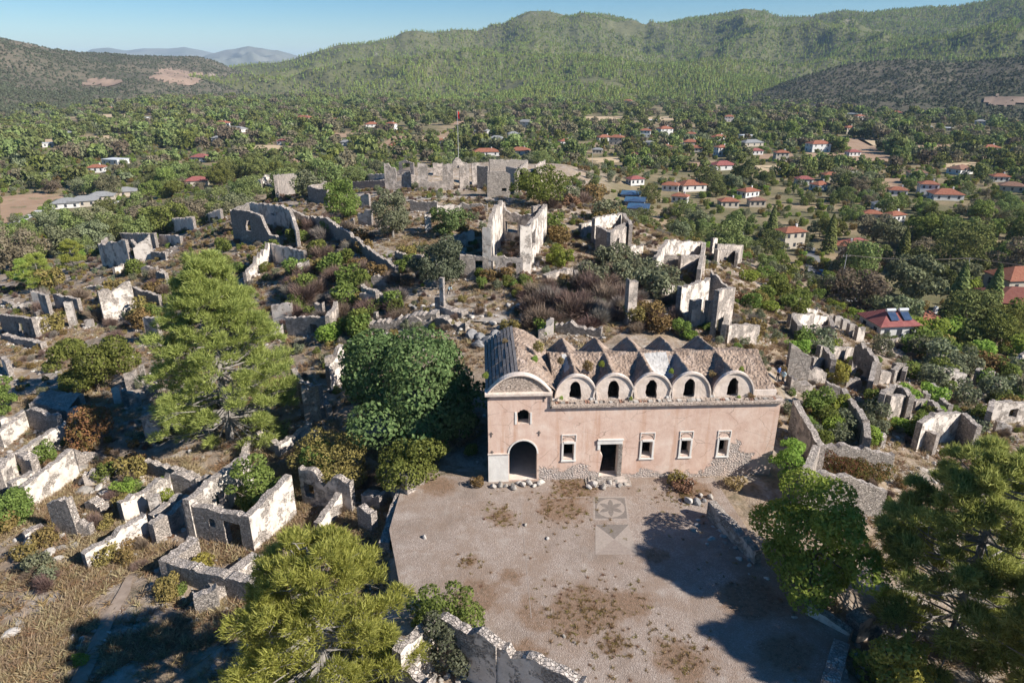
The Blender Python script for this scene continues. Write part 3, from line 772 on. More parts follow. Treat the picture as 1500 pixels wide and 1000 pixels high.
def arch_loop(u0, u1, z0, zs, zt, n=12):
    """opening with a round head: springing zs, crown zt"""
    c = (u0 + u1) / 2; r = (u1 - u0) / 2; pts = [(u0, z0), (u1, z0)]
    for i in range(n + 1):
        a = math.pi * i / n; pts.append((c + r * math.cos(a), zs + (zt - zs) * math.sin(a)))
    return pts
def rag(loop, amp, q, step=.35):
    out = []
    for i in range(len(loop)):
        a, b = loop[i], loop[(i + 1) % len(loop)]; d = math.hypot(b[0] - a[0], b[1] - a[1]); n = max(int(d / step), 1)
        for k in range(n):
            s = k / n; out.append((a[0] + (b[0] - a[0]) * s + q.normal(0, amp), a[1] + (b[1] - a[1]) * s + q.normal(0, amp)))
    return out

# ---------------------------------------------------------------- the church
CL = flat0(716, 705); CR = flat0(1127, 694)
ca = math.atan2(CR[1] - CL[1], CR[0] - CL[0]); CLEN = float(np.hypot(*(CR - CL)))
cux = np.array((math.cos(ca), math.sin(ca))); cuy = np.array((-cux[1], cux[0]))
church = empty('ruined_church', (CL[0], CL[1], 0), ca)
props(church, 'x', 'church')
church['label'] = 'long pink plastered ruined church with five arched lunettes along its vaulted roof'
def cf(px, py, w=0.0):
    """pixel -> (u, z) on the church front, or on a plane w behind it"""
    d = ray(px, py); o_ = CL + cuy * w
    t_ = (o_ @ cuy) / (d[0] * cuy[0] + d[1] * cuy[1])
    p = d[:2] * t_; return float((p - o_) @ cux), CAMZ + d[2] * t_
def crect(x0, y0, x1, y1):
    a = cf(x0, y1); b = cf(x1, y0); return a[0], a[1], b[0], b[1]
ZL = cf(760, 578)[1]; ZM = cf(980, 592)[1]; US = cf(806, 585)[0]; CD = 11.0
def cpart(name, v, f, mi, mats): return link(name, mesh_py(name, v, f, mi), church, mats)
q = np.random.default_rng(3)
holes = []
aw = crect(746, 646, 787, 697)
big = arch_loop(aw[0], aw[2], .12, cf(766, 664)[1], cf(766, 645)[1], 16); holes.append(big)
uw = crect(758, 600, 776, 621); upw = arch_loop(uw[0], uw[2], cf(767, 620)[1], cf(767, 606)[1], cf(767, 600)[1], 10)
holes.append(rag(upw, .035, q, .3))
WINS = [(825, 649, 841, 671), (939, 646, 956, 668), (996, 644, 1012, 666), (1051, 643, 1067, 665)]
wr = [crect(a, b, c, d) for a, b, c, d in WINS]
for a, b, c, d in wr: holes.append([(a, b), (c, b), (c, d), (a, d)])
dr = crect(877, 649, 908, 690)
holes.append([(dr[0], .25), (dr[2] - .1, .25), (dr[2] - .1, dr[3]), (dr[0] + .02, dr[3]), (dr[0] + .05, dr[3] - .9), (dr[0] + .25, dr[3] - 1.2)])
out = [(0, -.5), (CLEN, -.5), (CLEN, ZM), (US, ZM), (US, ZL), (0, ZL)]
v, f, mi = panel_mesh('front', out, holes, .85)
cpart('front_wall', v, f, mi, ('pink_plaster', 'pale_plaster', 'pale_plaster'))
def cbox(name, u0, u1, w0, w1, z0, z1, mat):
    m = MB(); m.box(u0, u1, w0, w1, z0, z1); return m.build(name, mat, church)
cbox('side_wall', -.003, .8, .853, CD, -.5, ZL, 'rubble_shade_stone')
cbox('side_wall', CLEN - .8, CLEN + .003, .853, CD, -.5, ZM, 'mixed_ruin_stone')
cbox('back_wall', .803, CLEN - .803, CD - .8, CD - .003, -.5, ZM - .1, 'rubble_shade_stone')
cbox('inner_wall', US - .4, US + .3, .853, CD - .803, -.5, ZL - .1, 'pale_plaster')
# cornices: a stone course that throws the dark line
cbox('cornice', -.22, US + .12, -.30, .84, ZL + .003, ZL + .20, 'pale_plaster')
cbox('cornice', US + .123, CLEN + .2, -.28, .97, ZM + .003, ZM + .18, 'pediment_stone')
cbox('cornice', US + .0, US + .1, -.12, -.003, ZM - .1, ZL, 'rubble_shade_stone')
# the broken tile and rubble course on top of the long cornice
ZR = cf(960, 548, .95)[1]; ZLED = ZM + .19
for i in range(46):
    u = US + .5 + i * (CLEN - US - .7) / 46; m = MB(); s = q.uniform(.12, .22)
    m.box(u, u + q.uniform(.2, .42), q.uniform(0, .2), q.uniform(.35, .6), ZLED - .01, ZLED + q.uniform(.03, .11))
    m.build('coping_stone', ('pediment_stone', 'brown_tiles', 'white_rock', 'pediment_stone', 'rock')[int(q.integers(0, 5))], church)
# narthex gable
gu0, gu1 = .1, US - .05; zt = cf(760, 549, .2)[1]
def seg(u, za, zb, lo, hi, ex=2.2):
    s = (u - lo) / (hi - lo); return za + (zb - za) * max(0, 1 - abs(2 * s - 1) ** ex)
N = 26
o1 = [(gu0 + (gu1 - gu0) * i / N, seg(gu0 + (gu1 - gu0) * i / N, ZL + .2, zt, gu0, gu1)) for i in range(N, -1, -1)]
v, f, mi = panel_mesh('g', [(gu0, ZL + .15), (gu1, ZL + .15)] + [(u, max(z, ZL + .17)) for u, z in o1], [], .5)
v = [(a, b + .12, c) for a, b, c in v]
cpart('gable', v, f, mi, ('pediment_stone', 'pediment_stone', 'pale_plaster'))
def band(name, pts, r_in, r_out, w0, w1, mat, c):
    """moulding that follows an arch line (u,z), between scale r_in and r_out about c"""
    m = MB(); n = len(pts)
    P_ = lambda p, r, w: (c[0] + (p[0] - c[0]) * r, w, c[1] + (p[1] - c[1]) * r)
    for i in range(n - 1):
        a, b = pts[i], pts[i + 1]
        A = [P_(a, r_in, w0), P_(a, r_out, w0), P_(a, r_out, w1), P_(a, r_in, w1)]; B = [P_(b, r_in, w0), P_(b, r_out, w0), P_(b, r_out, w1), P_(b, r_in, w1)]
        for k in range(4): m.poly([A[k], A[(k + 1) % 4], B[(k + 1) % 4], B[k]])
        if i == 0: m.poly(A)
        if i == n - 2: m.poly(B[::-1])
    return m.build(name, mat, church)
band('arch_moulding', o1, 1.0, 1.05, -.04, .66, 'pale_plaster', ((gu0 + gu1) / 2, ZL + .1))
# narthex barrel roof: skin, and rows of slabs on its left half
nu, nw = 40, 24; w0r, w1r = .6, CD + .1
uu = np.linspace(-.12, US + .5, nu); ww = np.linspace(w0r, w1r, nw); V = []
for w in ww:
    for u in uu: V.append((u, w, seg(u, ZL + .02, zt + .02, -.12, US + .5, 1.45) + q.normal(0, .025)))
cpart('barrel_roof', V, [tuple(r) for r in grid_faces(nu, nw).tolist()], None, ('old_roof',))
nrow = 9
for i in range(nrow):
    ua = -.16 + i * (US / 2 + .2) / nrow; ub = ua + (US / 2 + .2) / nrow * .80
    za, zb = [seg(u, ZL + .02, zt + .02, -.16, US + .5, 1.45) + .07 for u in (ua, ub)]
    m = MB(); ns = 9; L = (CD - .3) / ns
    for j in range(ns):
        wa = .62 + j * L; wb = wa + L - .03; dz = q.normal(0, .02)
        A = [(ua, wa, za + dz), (ub, wa, zb + dz), (ub, wb, zb + dz), (ua, wb, za + dz)]; n0 = len(m.v)
        m.v += A + [(x, y, z + .085) for x, y, z in A]
        for fc in ((0, 3, 2, 1), (4, 5, 6, 7), (0, 1, 5, 4), (1, 2, 6, 5), (2, 3, 7, 6), (3, 0, 4, 7)): m.f.append(tuple(n0 + k for k in fc)); m.mi.append(0)
    so = m.build('slab_row', 'dark_slab', church)
# main vault roof: long ridge crossed by five gables
apx = [845, 901, 957, 1013, 1077]
AU = [cf(p, 548, .95)[0] for p in apx]; AU = [AU[0], AU[1], AU[2], AU[3], AU[4]]
wl = .95; WR = 6.1; W1 = CD
nu, nw = 230, 84
uu = np.linspace(US + .5, CLEN + .05, nu); ww = np.linspace(wl, W1, nw)
U, W = np.meshgrid(uu, ww)
main = ZR - (np.abs(W - WR) / (WR - wl)) ** .85 * (ZR - ZLED - .25)
cross = np.full_like(U, -9.0)
HB = 1.72
for a in AU:
    s = np.abs(U - a) / HB
    arch = ZLED + (ZR - ZLED + .04) * np.sqrt(np.clip(1 - np.clip(s, 0, 1) ** 1.9, 0, 1))
    gab = ZR + .06 - (ZR - ZLED) * np.clip(s, 0, 1.3) * .98 - .55 * np.clip((W - WR) / (W1 - WR), 0, 1)
    k = np.clip((W - wl) / 1.6, 0, 1); c = np.where(s <= 1.0, arch * (1 - k) + gab * k, -9)
    c = np.where(s > 1.0, np.where(k > 0, gab, -9), c)
    cross = np.maximum(cross, c)
Zr = np.maximum(main, cross)
for _ in range(3):
    Zp = np.pad(Zr, 1, mode='edge'); Zs = (Zp[:-2, 1:-1] + Zp[2:, 1:-1] + Zp[1:-1, :-2] + Zp[1:-1, 2:] + 2 * Zr) / 6
    Zr[2:, :] = Zs[2:, :]
Zr += (.07 * np.sin(U * 1.7 + np.sin(W * 1.1)) * np.sin(W * 1.3 + U * .4) - .05) * np.clip((W - wl) / 2, 0, 1)
Zr += q.normal(0, .03, Zr.shape)
mi = []
fc = grid_faces(nu, nw)
cu = U.ravel()[fc[:, 0]]; cw = W.ravel()[fc[:, 0]]
mi = np.where((cu < AU[0] - .3) & (cu > US + 1.5) & (cw > 3.4) & (cw < WR - .3), 1, 0)
mi = np.where((cu > AU[2] + .35) & (cu < AU[3] - .9) & (cw > 2.8) & (cw < WR - .2), 1, mi)
mi = np.where((cu > AU[3] - .85) & (cu < AU[3] - .1) & (cw > 1.2) & (cw < WR - .6), 2, mi)
me = mesh_np('vault_roof', np.stack([U.ravel(), W.ravel(), Zr.ravel()], 1), fc, 4, mi)
link('vault_roof', me, church, ('old_roof', 'slab_roof', 'dark_slab'))
# roof edge: closes the sides of the roof sheet
m = MB()
m.poly([(US + .5, wl, ZLED - .1), (US + .5, W1, ZLED - .1)] + [(US + .5, ww[i], Zr[i, 0]) for i in range(nw - 1, -1, -1)])
m.poly([(CLEN + .05, W1, ZLED - .2), (CLEN + .05, wl, ZLED - .2)] + [(CLEN + .05, ww[i], Zr[i, -1]) for i in range(nw)])
m.poly([(CLEN + .05, W1, ZLED - .4), (US + .5, W1, ZLED - .4)] + [(uu[i], W1, Zr[-1, i]) for i in range(nu)])
m.build('gable_end', 'pediment_stone', church)
# parapet right of the last lunette and the lunettes themselves
cbox('parapet', AU[4] + HB + .1, CLEN - .1, wl - .08, wl + .1, ZLED, ZLED + .5, 'pale_plaster')
for i, a in enumerate(AU):
    hw = .46; zs = cf(900, 569, .95)[1]; zc = cf(900, 556, .95)[1]; zb = cf(900, 583, .95)[1]
    hole = rag(arch_loop(a - hw - .08, a + hw - .08, zb, zs, zc, 10), .03, q, .25)
    arc = [(a + HB * math.cos(math.pi * k / 28), ZLED + (ZR - ZLED + .05) * math.sin(math.pi * k / 28) ** .95) for k in range(29)]
    v, f, mi = panel_mesh('l', [(a - HB, ZLED - .02), (a + HB, ZLED - .02)] + arc[1:-1], [hole], .45)
    v = [(x, y + wl - .12, z) for x, y, z in v]
    cpart('lunette', v, f, mi, ('pale_plaster', 'pale_plaster', 'mixed_ruin_stone'))
    band('arch_moulding', arc, .985, 1.055, wl - .24, wl + .12, 'pale_plaster', (a, ZLED))
    m = MB(); m.box(a - HB - .28, a - HB + .1, wl - .24, wl + .2, ZLED, ZLED + .2); m.build('arch_foot', 'white_lime', church)
# rear lunettes
for a in AU:
    v, f, mi = panel_mesh('l', [(a - HB, ZLED - .3), (a + HB, ZLED - .3), (a + HB * .98, ZLED + .02), (a + .25, ZR - .82), (a, ZR - .68), (a - .25, ZR - .82), (a - HB * .98, ZLED + .02)], [], .3)
    cpart('rear_lunette', [(x, y + W1 + .01, z) for x, y, z in v], f, mi, ('pale_plaster', 'pale_plaster', 'old_roof'))
# window frames: two jambs, sill, tall head panel
for a, b, c, d in wr:
    m = MB(); y0, y1 = -.07, .3
    m.box(a - .16, a - .004, y0, y1, b - .15, d + .12); m.box(c + .004, c + .16, y0, y1, b - .15, d + .12)
    m.box(a - .20, c + .20, y0 - .03, y1, b - .30, b - .153); m.box(a - .002, c + .002, y0 - .02, y1, d + .004, d + .2)
    m.build('window_frame', 'white_lime', church)
    h = (c - a) / 2 + .12; cu_ = (a + c) / 2
    band('head_moulding', [(cu_ - h, d + .22), (cu_ - h, d + .85), (cu_ + h, d + .85), (cu_ + h, d + .22)], 1, 1.0001, -.05, -.045, 'white_lime', (cu_, d + .2)) if False else None
    m = MB(); m.box(cu_ - h - .07, cu_ - h, -.05, -.002, d + .2, d + .80); m.box(cu_ + h, cu_ + h + .07, -.05, -.002, d + .2, d + .80); m.box(cu_ - h - .07, cu_ + h + .07, -.06, -.002, d + .803, d + .87)
    m.build('head_moulding', 'white_lime', church)
    band('relieving_arch', [(cu_ + h * .8 * math.cos(math.pi * k / 8), d + .36 + .28 * math.sin(math.pi * k / 8)) for k in range(9)], 1, 1.18, -.03, -.001, 'pediment_stone', (cu_, d + .3))
# door: marble lintel and one standing jamb
m = MB(); m.box(dr[0] - .25, dr[2] + .22, -.12, .5, dr[3] + .004, dr[3] + .34); m.box(dr[0] - .2, dr[2] + .3, -.16, .5, dr[3] + .344, dr[3] + .46)
m.build('lintel', 'white_lime', church)
m = MB(); m.box(dr[2] - .098, dr[2] + .25, -.1, .5, .2, dr[3]); m.build('door_jamb', 'rubble_shade_stone', church)
m = MB(); m.box(dr[0] - .22, dr[0] - .004, -.08, .5, dr[3] - .55, dr[3]); m.build('door_jamb', 'white_lime', church)
m = MB()
for k in range(3): m.box(dr[0] - .7 - k * .25, dr[2] + .5 + k * .25, -.4 - .45 * k, -.004 - .0 * k, -.2, .24 - .08 * k)
m.build('door_step', 'mixed_ruin_stone', church)
# great arch: moulding, pale pier beside it
band('arch_moulding', big[2:], 1.0, 1.10, -.06, .2, 'white_lime', ((aw[0] + aw[2]) / 2, cf(766, 664)[1]))
cbox('pier_panel', -.02, aw[0] - .05, -.07, -.002, -.3, cf(730, 665)[1], 'white_lime')
cbox('impost', -.05, aw[0] - .02, -.14, -.002, cf(730, 665)[1], cf(730, 665)[1] + .1, 'pale_plaster')
cbox('window_frame', uw[0] - .22, uw[0] - .05, -.04, .2, cf(767, 620)[1] - .05, cf(767, 603)[1], 'white_lime')
cbox('window_frame', uw[2] + .05, uw[2] + .18, -.05, .2, cf(767, 620)[1] - .05, cf(767, 604)[1], 'white_lime')
for px, py in ((715, 582), (797, 583), (720, 635), (790, 633), (721, 662)):
    u, z = cf(px, py); m = MB(); m.box(u - .03, u + .03, -.05, -.001, z - .3, z + .15); m.box(u - .14, u + .14, -.06, -.001, z - .03, z + .03); m.build('iron_tie', 'rusty_rail', church)
m = MB()
m.box(.803, US - .403, .86, CD - .81, .005, .05); m.build('floor', 'concrete', church)
# ---------------------------------------------------------------- ruined stone houses
REG = {'A': (0, 240, 2.942), 'B': (300, 220, 3.5725), 'C': (660, 220, 3.125), 'D': (1000, 300, 2.942), 'E': (0, 540, 3.5725), 'F': (0, 720, 3.5725), 'G': (240, 560, 3.3333),
       'J': (560, 680, 3.0), 'K': (1000, 620, 2.632), 'L': (480, 440, 3.571), 'S': (540, 220, 5.0), 'Q': (1160, 400, 4.168), 'V': (0, 500, 5.554), 'T': (500, 0, 2.942), 'X': (0, 0, 1.0), 'M': (0, 380, 5.0), 'N': (300, 240, 5.0)}
MM = {'mix': 'mixed_ruin_stone', 'pl': 'plaster_lit_ruin', 'ru': 'rubble_shade_stone'}  # picked by plaster and stone, partly by which faces are lit and shaded
WALLS = []          # footprints, to keep plants out of the stone
def W(ax, ay, bx, by, h, hb=None, top=(), op=(), t=.62, m='mix', mb=None, rough=.10, base=None, kind='wall', drop=0):
    return dict(a=(ax, ay), b=(bx, by), h=h, hb=h if hb is None else hb, top=top, op=op, t=t, m=m, mb=mb or m, rough=rough, base=base, kind=kind, drop=drop)
def end_point(reg, x, y, h):
    x0, y0, s = REG[reg]; px, py = x0 + x / s, y0 + y / s
    if h > 15:                                  # h is where the foot of the wall shows
        g = G(px, y0 + h / s); return Vector((g.x, g.y, zat(px, py, g.x, g.y)))
    g = G(px, py, h); return Vector((g.x, g.y, g.z + h))
wq = np.random.default_rng(11)
def wall_object(reg, w, parent, org):
    x0, y0, s = REG[reg]
    A = end_point(reg, *w['a'], w['h']); B = end_point(reg, *w['b'], w['hb'])
    flip = False
    d = Vector((B.x - A.x, B.y - A.y, 0)); L = d.length
    if L < .25: L = .25
    d /= max(d.length, 1e-6); n = Vector((-d.y, d.x, 0))
    mid = (A + B) / 2
    if n.dot(Vector((mid.x, mid.y, 0))) < 0:    # front must face the camera
        A, B = B, A; d = -d; n = -n; flip = True
    pts = []
    for (x, y) in w['top']:
        px, py = x0 + x / s, y0 + y / s; r = ray(px, py); k = r[0] * n.x + r[1] * n.y
        if abs(k) < .08: continue
        tt = (A.x * n.x + A.y * n.y) / k; p = r[:2] * tt
        u = (p[0] - A.x) * d.x + (p[1] - A.y) * d.y; z = CAMZ + r[2] * tt
        pts.append((u, z))
    if flip: pts = pts[::-1]
    prof = [(0, A.z)] + [p for p in pts if .02 < p[0] < L - .02] + [(L, B.z)]
    for i in range(1, len(prof)):
        if prof[i][0] <= prof[i - 1][0]: prof[i] = (prof[i - 1][0] + .02, prof[i][1])
    if prof[-1][0] > L: prof[-1] = (prof[-1][0], prof[-1][1])
    L = prof[-1][0]
    us = np.linspace(0, L, 9); gz = min(float(ground(A.x + d.x * u, A.y + d.y * u)) for u in us); gz2 = min(float(ground(A.x + d.x * u + n.x * w['t'], A.y + d.y * u + n.y * w['t'])) for u in us)
    zb = min(gz, gz2) - .5
    zb = min(zb, min(p[1] for p in prof) - .6)
    outl = [(0, zb), (L, zb)]; er = 0.0
    tp = []; am = w['rough'] * 1.25 + .035; step = .30
    for i in range(len(prof) - 1):
        (ua, za), (ub, z2) = prof[i], prof[i + 1]; nn = max(int((ub - ua) / step), 1)
        for k in range(nn):
            f_ = k / nn; er = er * .72 + wq.normal(0, am * .75) - am * .08
            if wq.random() < .06: er -= am * wq.uniform(.5, 2.2)
            tp.append((ua + (ub - ua) * f_, za + (z2 - za) * f_ + (er if (i or k) else 0)))
    tp.append(prof[-1])
    outl += tp[::-1]
    holes = []
    for (hx0, hy0, hx1, hy1) in w['op']:
        q4 = []
        for x, y in ((hx0, hy1), (hx1, hy1), (hx1, hy0), (hx0, hy0)):
            r = ray(x0 + x / s, y0 + y / s); k = r[0] * n.x + r[1] * n.y
            if abs(k) < .05: break
            tt = (A.x * n.x + A.y * n.y) / k; p = r[:2] * tt
            q4.append(((p[0] - A.x) * d.x + (p[1] - A.y) * d.y, CAMZ + r[2] * tt))
        if len(q4) < 4: continue
        ua, ub = min(q4[0][0], q4[1][0]), max(q4[0][0], q4[1][0]); za, zc = (q4[0][1] + q4[1][1]) / 2, (q4[2][1] + q4[3][1]) / 2
        lim = min([z for u, z in tp if ua - .5 < u < ub + .5] + [99]) - .25
        ua = max(ua, .15); ub = min(ub, L - .15); zc = min(zc, lim); za = max(za, zb + .1)
        if ub - ua > .2 and zc - za > .25: holes.append(rag([(ua, za), (ub, za), (ub, zc), (ua, zc)], .03, wq, .4))
    v, f, mi = panel_mesh('w', outl, holes, w['t'])
    ox, oy = org.x, org.y
    jit = {}
    vv = []
    for (u, ww_, z) in v:
        vv.append((A.x + d.x * u + n.x * ww_ - ox, A.y + d.y * u + n.y * ww_ - oy, z - org.z))
    WALLS.append((A.x, A.y, B.x, B.y))
    return link(w['kind'], mesh_py('wall', vv, f, mi), parent, (MM[w['m']], MM[w['mb']], 'wall_top_stone'))
NRUIN = []
def ruin(reg, label, walls, name='ruined_house', cat='ruin', group=None):
    P0 = end_point(reg, *walls[0]['a'], walls[0]['h']); org = Vector((P0.x, P0.y, float(ground(P0.x, P0.y))))
    if len(walls) == 1:
        o = wall_object(reg, walls[0], None, org); o.location = org; o.name = name
    else:
        o = empty(name, org)
        for w in walls: wall_object(reg, w, o, org)
    props(o, label, cat, group); NRUIN.append(o); return o

# --- around the yard and below it on the left
ruin('G', 'white plastered two-room house shell with a leafy tree growing inside', [
    W(120, 575, 445, 650, 760, 832, op=[(315, 690, 390, 815), (225, 668, 252, 706)], m='ru', rough=.06),
    W(445, 650, 652, 447, 832, 655, m='pl', rough=.05, op=[(485, 770, 512, 815)]),
    W(120, 575, 420, 348, 4, 3.6, m='pl', rough=.07, op=[(262, 530, 302, 608)]),
    W(655, 418, 905, 488, 3.8, 3.2, top=[(745, 440), (765, 478), (778, 490), (800, 462), (840, 458)], op=[(690, 500, 735, 560)], m='mix'),
    W(905, 500, 765, 688, 610, 745, m='pl', rough=.06)])
ruin('G', 'low roofless forecourt walls with a yellow bush below the two-room house', [
    W(22, 880, 168, 756, 1.6, m='mix', rough=.04, t=.95), W(22, 882, 440, 995, 1.6, 1.9, m='ru', rough=.04, t=.85), W(330, 945, 470, 842, 1.2, m='pl', rough=.04, t=.9)])
ruin('F', 'squat stone block hut with a lit white end in front of the forecourt', [
    W(1010, 560, 1130, 500, 1.5, 2, m='ru'), W(1130, 505, 1195, 480, 590, 560, m='pl', t=1.0), W(1195, 470, 1350, 495, 1.6, 1.2, m='mix')], name='ruined_hut')
ruin('F', 'long pale standing wall crossing the dry grass slope', [
    W(468, 322, 792, 108, 415, 235, m='pl', rough=.06), W(800, 175, 1000, 20, 2.0, 2.2, m='mix', rough=.08)], name='ruined_wall')
ruin('E', 'roofless room with curved plaster walls and green shrubs inside', [
    W(632, 705, 890, 548, 2.2, m='pl'), W(892, 550, 1022, 575, 2.2, m='ru'), W(750, 480, 1015, 560, 1.6, m='ru'),
    W(795, 655, 850, 662, 785, 775, m='pl'), W(800, 770, 965, 655, 1.6, m='mix'), W(970, 590, 1110, 575, 1.6, m='mix')])
ruin('E', 'tall leaning slab of wall with a small window slit', [
    W(287, 692, 410, 800, 855, 885, top=[(345, 690), (385, 760)], op=[(352, 795, 370, 822)], m='ru', rough=.08), W(412, 800, 480, 815, 880, 885, m='mix')], name='ruined_wall')
ruin('E', 'broad bright plaster retaining wall sloping beside the low left houses', [
    W(165, 605, 420, 408, 740, 560, m='pl', rough=.05), W(420, 408, 520, 440, 540, 470, m='mix')], name='retaining_wall')
ruin('V', 'flat roofed stone block with a rounded white corner by the orange tree', [
    W(280, 500, 540, 570, 2, m='ru', rough=.03), W(540, 570, 640, 530, 2, m='pl', rough=.03), W(370, 405, 640, 440, 2, m='mix', rough=.04), W(280, 500, 370, 405, 2, m='mix', rough=.04)])
_b = [end_point('V', x, y, 1.93) for x, y in ((285, 500), (540, 568), (640, 440), (372, 408))]
_m = MB(); _m.poly([tuple(p - NRUIN[-1].location) for p in _b]); _m.build('roof', 'wall_top_stone', NRUIN[-1])
ruin('V', 'roofless row house with open rooms and thick white walls at the left', [
    W(0, 640, 200, 560, 2.4, m='pl', op=[(110, 650, 190, 730)]), W(205, 560, 455, 610, 2.4, m='ru'), W(0, 745, 200, 600, 1.9, m='pl'), W(170, 890, 560, 650, 2.2, m='pl', rough=.05), W(0, 990, 115, 905, 2.2, m='pl', op=[(30, 1050, 70, 1110)]), W(118, 905, 250, 945, 2.2, m='mix')])
ruin('E', 'small doorway house below the row house, cream walls', [
    W(0, 520, 75, 440, 2.6, m='pl', op=[(40, 505, 78, 560)]), W(75, 440, 152, 470, 2.6, m='mix'), W(60, 600, 180, 535, 2.2, m='pl')])
ruin('V', 'cluster of upright stone piers in deep shade under the pine', [
    W(930, 380, 995, 375, 505, 500, m='pl', t=.7), W(1015, 395, 1060, 390, 540, 530, m='ru'), W(1065, 410, 1160, 420, 550, 525, m='mix'), W(1030, 260, 1120, 240, 395, 380, m='mix', t=.8), W(1150, 200, 1190, 195, 330, 320, m='ru'), W(1190, 340, 1290, 330, 480, 460, m='ru')], name='ruined_piers')
ruin('V', 'rounded stone wall stump in shade beside the pine trunk', [
    W(1190, 600, 1333, 640, 820, 830, top=[(1230, 580), (1290, 600)], m='mix', t=1.0)], name='wall_stump')
ruin('J', 'dark roofless house with wall niches and a grey bush, below the yard', [
    W(235, 680, 80, 832, 3.6, m='pl', rough=.1), W(240, 676, 498, 800, 3.6, m='pl', rough=.1, top=[(300, 690), (370, 735), (440, 740)]), W(500, 802, 880, 965, 3.4, m='pl', rough=.12), W(15, 850, 190, 960, 2.6, m='ru')])
ruin('G', 'low rounded boundary wall along the left edge of the pebble yard', [
    W(1272, 462, 1195, 500, .9, m='mix', t=.8, rough=.03), W(1195, 500, 1152, 600, .9, m='mix', t=.8, rough=.03), W(1152, 600, 1100, 782, .9, m='mix', t=.8, rough=.03)], name='boundary_wall', cat='wall')
ruin('G', 'broken arch stub standing beside the yard corner', [
    W(1068, 440, 1185, 465, 2.4, m='mix', t=.9, rough=.14), W(962, 545, 1050, 560, 1.3, m='mix', t=1.0, rough=.1)], name='ruined_arch')
ruin('G', 'narrow lit terrace wall between the pine and the brown bush', [
    W(440, 245, 560, 305, 1.4, m='ru'), W(560, 312, 722, 196, 1.4, m='pl', rough=.06), W(400, 345, 440, 250, 1.2, m='mix')], name='terrace_wall', cat='wall')
ruin('A', 'stone gable end standing between pine and dark tree', [
    W(1268, 880, 1300, 935, 1020, 1060, m='mix'), W(1300, 935, 1388, 955, 1085, 1110, m='ru'), W(1180, 610, 1262, 600, 700, 690, m='pl', top=[(1225, 592), (1250, 610)]), W(1160, 720, 1225, 690, 760, 745, m='pl')])
ruin('L', 'bright jagged corner of a house beside the dark round tree', [
    W(20, 345, 98, 228, 470, 400, m='pl', rough=.15), W(98, 228, 195, 232, 2.6, m='mix'), W(0, 300, 40, 290, 460, 450, m='mix', rough=.2)])
ruin('K', 'sloping boundary wall along the right edge of the pebble yard', [
    W(98, 300, 282, 492, 1.5, 1.2, m='mix', t=.6, rough=.05), W(482, 690, 645, 812, 1.2, m='pl', t=.6, rough=.05), W(645, 850, 602, 1010, 1.3, m='mix', t=.9, rough=.05)], name='boundary_wall', cat='wall')
ruin('K', 'tall side wall running downhill along the right of the church', [
    W(425, -90, 528, 85, 3.6, 3.0, m='mix', rough=.05), W(532, 88, 482, 205, 3.0, 3.6, m='mix', rough=.05), W(482, 200, 790, 262, 3.4, 2.6, m='ru', op=[(525, 214, 572, 250)], top=[(560, 186), (680, 215)], rough=.05), W(535, 70, 820, 120, 2.0, m='ru', rough=.08)], name='enclosure_wall', cat='wall')
ruin('K', 'two weathered stone blocks under the right hand pine', [W(665, 765, 735, 740, 850, 830, m='mix', t=1.0), W(755, 795, 850, 790, 860, 850, m='mix', t=.8), W(905, 780, 955, 705, 830, 760, m='mix')], name='stone_blocks', cat='wall')
# --- hillside behind the church
ruin('C', 'two-storey house shell with tall white piers and ground floor openings', [
    W(45, 480, 330, 490, 592, 592, op=[(112, 506, 148, 580), (172, 506, 205, 582), (256, 516, 300, 575)], m='mix', rough=.05),
    W(148, 356, 186, 362, 586, 586, m='pl', rough=.06), W(318, 346, 366, 338, 588, 586, top=[(345, 350)], m='pl', rough=.08),
    W(188, 352, 240, 236, 7.0, 6.0, top=[(196, 312), (215, 262), (225, 255)], m='pl', rough=.2),
    W(238, 240, 385, 292, 6.0, 5.2, top=[(250, 275), (300, 292)], op=[(252, 328, 306, 378)], m='pl', rough=.12),
    W(366, 340, 442, 252, 7.0, 5.6, m='pl', rough=.08, op=[(372, 370, 388, 440)]), W(378, 255, 443, 250, 5.6, m='mix', rough=.06)])
ruin('C', 'compact square house shell with one lit wall and small window', [
    W(660, 345, 726, 376, 465, 505, m='ru', rough=.04), W(726, 376, 818, 341, 505, 445, op=[(754, 408, 771, 441), (734, 456, 746, 490)], m='mix', rough=.04), W(662, 312, 786, 286, 4.6, m='pl', rough=.05), W(598, 340, 656, 324, 398, 380, m='pl', rough=.05), W(786, 288, 818, 341, 4.6, m='mix', rough=.05), W(735, 372, 812, 336, 4.2, m='ru')])
ruin('C', 'single tall pier of wall standing alone in brown scrub', [W(806, 592, 846, 600, 806, 800, m='mix', t=.9, rough=.06)], name='standing_pier')
ruin('C', 'short pale wall fragment between two larger hillside ruins', [W(966, 620, 1021, 618, 694, 692, m='pl', rough=.03)], name='wall_fragment')
ruin('C', 'roofless hillside house with two inner compartments and low bush inside', [
    W(1002, 410, 945, 488, 3.6, m='pl', rough=.06), W(1002, 410, 1170, 422, 3.4, m='pl', rough=.06), W(1170, 424, 1148, 545, 3.6, 4.2, m='pl', rough=.06), W(1050, 482, 1160, 482, 558, 575, m='mix', rough=.04), W(945, 490, 1048, 482, 530, 545, m='ru', rough=.04)])
ruin('C', 'small grey topped hut with a white chimney stub on the slope edge', [
    W(1195, 402, 1215, 404, 480, 482, m='pl', t=.6), W(1215, 428, 1330, 434, 505, 528, m='mix', rough=.04), W(1330, 434, 1318, 470, 3.2, m='mix'), W(1225, 455, 1318, 462, 3.0, m='mix', op=[(1240, 475, 1262, 500)])])
